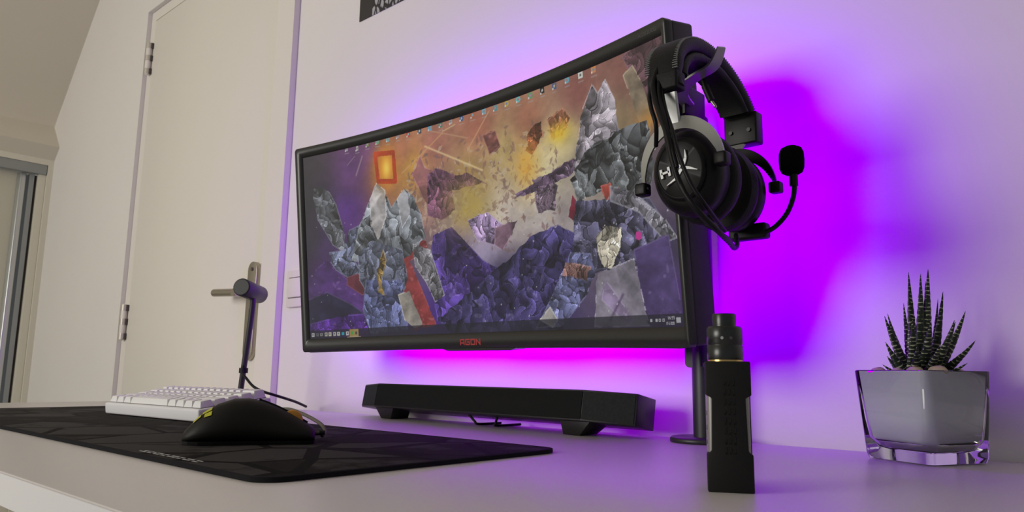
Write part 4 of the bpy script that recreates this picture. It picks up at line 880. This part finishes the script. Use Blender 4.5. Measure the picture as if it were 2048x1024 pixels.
for ang in (-72, -44):
    t = math.radians(ang); n_ = Vector((math.cos(t), math.sin(t), 0)); lathe('air_hole', [(0, 0), (.0011, 0), (.0011, .0006), (0, .0006)], M['logo_grey'] if ang == -72 else M['screw'], va, basis(TC + n_ * .0123 + Vector((0, 0, .0165)), n_.cross(Vector((0, 0, 1))), (0, 0, 1), n_), 12)

# ------------------------------------------------------------------ succulent in a glass pot
CXp, CYp, CYAW, ph, pb, PH = -.194, .820, -1.2631 - PI / 4, .0435, .0385, .0868
def rsq(hw, r, z, n=6): 
    c, s = math.cos(CYAW), math.sin(CYAW)
    return [Vector((CXp + x * c - y * s, CYp + x * s + y * c, DT + z)) for x, y in rrect(hw, hw, r, n)]
pot = empty('plant_pot', 'square glass pot with a white inside at the right end of the desk', 'plant pot', loc=(CXp, CYp, DT))
bm = bmesh.new()
hwz = lambda z: pb + (ph - pb) * z / PH
loft(bm, [rsq(pb - .004, .006, .0005), rsq(pb - .001, .007, .0015), rsq(hwz(.006), .007, .006), rsq(hwz(.04), .007, .04), rsq(hwz(PH - .001), .007, PH - .001), rsq(hwz(PH) - .001, .0062, PH), rsq(hwz(PH) - .0018, .006, PH), rsq(hwz(PH) - .0024, .006, PH - .001), rsq(hwz(.04) - .0034, .008, .04), rsq(hwz(.02) - .0046, .009, .022), rsq(hwz(.012) - .011, .010, .0135), rsq(hwz(.012) - .018, .008, .012)])
fin('glass_shell', bm, M['glass'], pot, smooth=True)
bm = bmesh.new()
g = .0052
loft(bm, [rsq(hwz(.012) - .018, .008, .0126), rsq(hwz(.012) - .0114, .010, .0141), rsq(hwz(.02) - .0048, .009, .0224), rsq(hwz(.04) - .0036, .008, .04), rsq(hwz(PH) - .0026, .006, PH - .0004), rsq(hwz(PH) - .0068, .006, PH - .0010), rsq(hwz(.05) - .008, .008, .05), rsq(hwz(.03) - .012, .008, .03)])
fin('white_liner', bm, M['pot_in'], pot, smooth=True)
bm = bmesh.new(); loft(bm, [rsq(hwz(.06) - .0085, .008, PH - .02), rsq(hwz(PH) - .0078, .006, PH - .0045)]); so = fin('soil', bm, M['soil'], pot)
def pebble(i, px, py, yy, r, lab):
    c = at(px, py, yy); c.z = DT + PH - .0045 + r * .55
    bm = bmesh.new(); bmesh.ops.create_icosphere(bm, subdivisions=3, radius=r)
    for v in bm.verts: v.co = Vector((v.co.x * 1.25, v.co.y * 1.0, v.co.z * .8)) * (1 + .06 * math.sin(v.co.x * 900 + i) * math.cos(v.co.y * 700 + i)); v.co += c
    return tag(fin('pebble', bm, M['pebble'], None, smooth=True), lab, 'pebble', 'pebbles around the succulent')
pebble(0, 1757, 738, .815, .0058, 'tan pebble at the left corner of the glass pot')
pebble(1, 1794, 739, .800, .0052, 'grey tan pebble in the pot, second from its left corner')
pebble(2, 1830, 738, .790, .0062, 'tan pebble in the pot below the leftmost tall leaves')
pebble(3, 1876, 738, .790, .0068, 'largest tan pebble, at the front corner of the pot')
pebble(4, 1915, 741, .815, .0050, 'small pebble in the pot right of its front corner')

def leaf_mat():
    m = bpy.data.materials.new('succulent_leaf'); m.use_nodes = True; nt = m.node_tree; b = nt.nodes['Principled BSDF']; b.inputs['Roughness'].default_value = .42; b.inputs['Specular IOR Level'].default_value = .35
    L = nt.links.new; tc = nt.nodes.new('ShaderNodeTexCoord'); at_ = nt.nodes.new('ShaderNodeAttribute'); at_.attribute_name = 'run'
    n = nt.nodes.new('ShaderNodeTexNoise'); n.inputs['Scale'].default_value = 130; n.inputs['Detail'].default_value = 2
    mu = nt.nodes.new('ShaderNodeMath'); mu.operation = 'MULTIPLY_ADD'; mu.inputs[1].default_value = 5.5; 
    ms_ = nt.nodes.new('ShaderNodeMath'); ms_.operation = 'MULTIPLY'; ms_.inputs[1].default_value = 2 * PI / .0040
    si = nt.nodes.new('ShaderNodeMath'); si.operation = 'SINE'
    n2 = nt.nodes.new('ShaderNodeTexNoise'); n2.inputs['Scale'].default_value = 260; 
    ad = nt.nodes.new('ShaderNodeMath'); ad.operation = 'MULTIPLY_ADD'; ad.inputs[1].default_value = 2.6
    r = nt.nodes.new('ShaderNodeValToRGB'); r.color_ramp.elements[0].position = .41; r.color_ramp.elements[1].position = .46
    r.color_ramp.elements[0].color = (.014, .024, .013, 1); r.color_ramp.elements[1].color = (.36, .40, .24, 1)
    mr = nt.nodes.new('ShaderNodeMath'); mr.operation = 'MULTIPLY_ADD'; mr.inputs[1].default_value = .20; mr.inputs[2].default_value = 0
    L(tc.outputs['Object'], n.inputs['Vector']); L(tc.outputs['Object'], n2.inputs['Vector'])
    L(at_.outputs['Fac'], ms_.inputs[0]); L(n.outputs['Fac'], mu.inputs[0]); L(ms_.outputs[0], mu.inputs[2]); L(mu.outputs[0], si.inputs[0])
    L(n2.outputs['Fac'], ad.inputs[0]); L(si.outputs[0], ad.inputs[2]); L(ad.outputs[0], mr.inputs[0]); L(mr.outputs[0], r.inputs['Fac']); L(r.outputs['Color'], b.inputs['Base Color'])
    return m
M['leaf'] = leaf_mat()
pl_ = empty('succulent', 'spiky dark green succulent with white banded leaves in the glass pot', 'plant', loc=(CXp, CYp, DT + PH))
# (tip px, tip py, tip depth, base offset, width)
leaves = [(1817, 544, .812, -.006, .0098), (1841, 547, .800, .000, .0105), (1856, 538, .806, .004, .0118), (1851, 562, .83, .004, .008), (1886, 583, .83, .009, .0092), (1876, 597, .845, .007, .006), (1807, 606, .835, -.010, .0075),
          (1769, 632, .812, -.008, .0098), (1775, 627, .84, -.012, .0078), (1771, 684, .798, -.010, .0088), (1774, 712, .81, -.012, .0078), (1779, 708, .835, -.014, .007), (1765, 729, .80, -.012, .0056),
          (1931, 622, .835, .010, .0098), (1911, 643, .79, .008, .0098), (1909, 640, .82, .008, .009), (1951, 681, .82, .012, .0092), (1935, 726, .80, .014, .0072), (1835, 690, .775, -.004, .0100), (1880, 690, .78, .006, .0100), (1825, 640, .79, -.006, .0105), (1862, 640, .785, .002, .0115), (1920, 722, .85, .012, .006)]
ux_ = Vector((math.cos(YAW), -math.sin(YAW), 0))
for i, (px, py, yy, off, w) in enumerate(leaves):
    tip = at(px, py, yy); base = Vector((CXp, CYp, DT + PH - .008)) + ux_ * off * .9 + Vector((0, (yy - .82) * .25, 0))
    up_ = Vector((0, 0, 1)); dv = tip - base; mid = base + dv * .45; out = Vector((dv.x, dv.y, 0))
    mid += out * .16 - up_ * out.length * .02
    N = 30; path = [(base * (1 - t) ** 2 + mid * 2 * t * (1 - t) + tip * t * t) for t in [k / (N - 1) for k in range(N)]]
    bm = bmesh.new(); lay = bm.verts.layers.float.new('run'); rings = []; run = 0; rr_ = random.Random(i)
    side = (ux_ - dv.normalized() * ux_.dot(dv.normalized())).normalized()
    for k, p in enumerate(path):
        t = k / (N - 1); tg = (path[min(k + 1, N - 1)] - path[max(k - 1, 0)]).normalized()
        if k: run += (p - path[k - 1]).length
        n_ = tg.cross(side).normalized(); s_ = n_.cross(tg)
        ww = w * .66 * (min(1, .72 + t * 1.6) if t < .2 else 1) * ((1 - t) ** .82 * 1.08 + .02)
        bump_ = 1 + (.09 if k % 2 else -.05)
        ring = []
        for q in range(12):
            a = 2 * PI * q / 12; v = bm.verts.new(p + s_ * math.cos(a) * ww * bump_ * (1 + .06 * rr_.uniform(-1, 1)) + n_ * math.sin(a) * ww * .55); v[lay] = run; ring.append(v)
        rings.append(ring)
    for a, b_ in zip(rings, rings[1:]):
        for q in range(12): bm.faces.new((a[q], a[(q + 1) % 12], b_[(q + 1) % 12], b_[q]))
    bm.faces.new(rings[0][::-1]); bm.faces.new(rings[-1])
    fin('leaf', bm, M['leaf'], pl_, smooth=True)
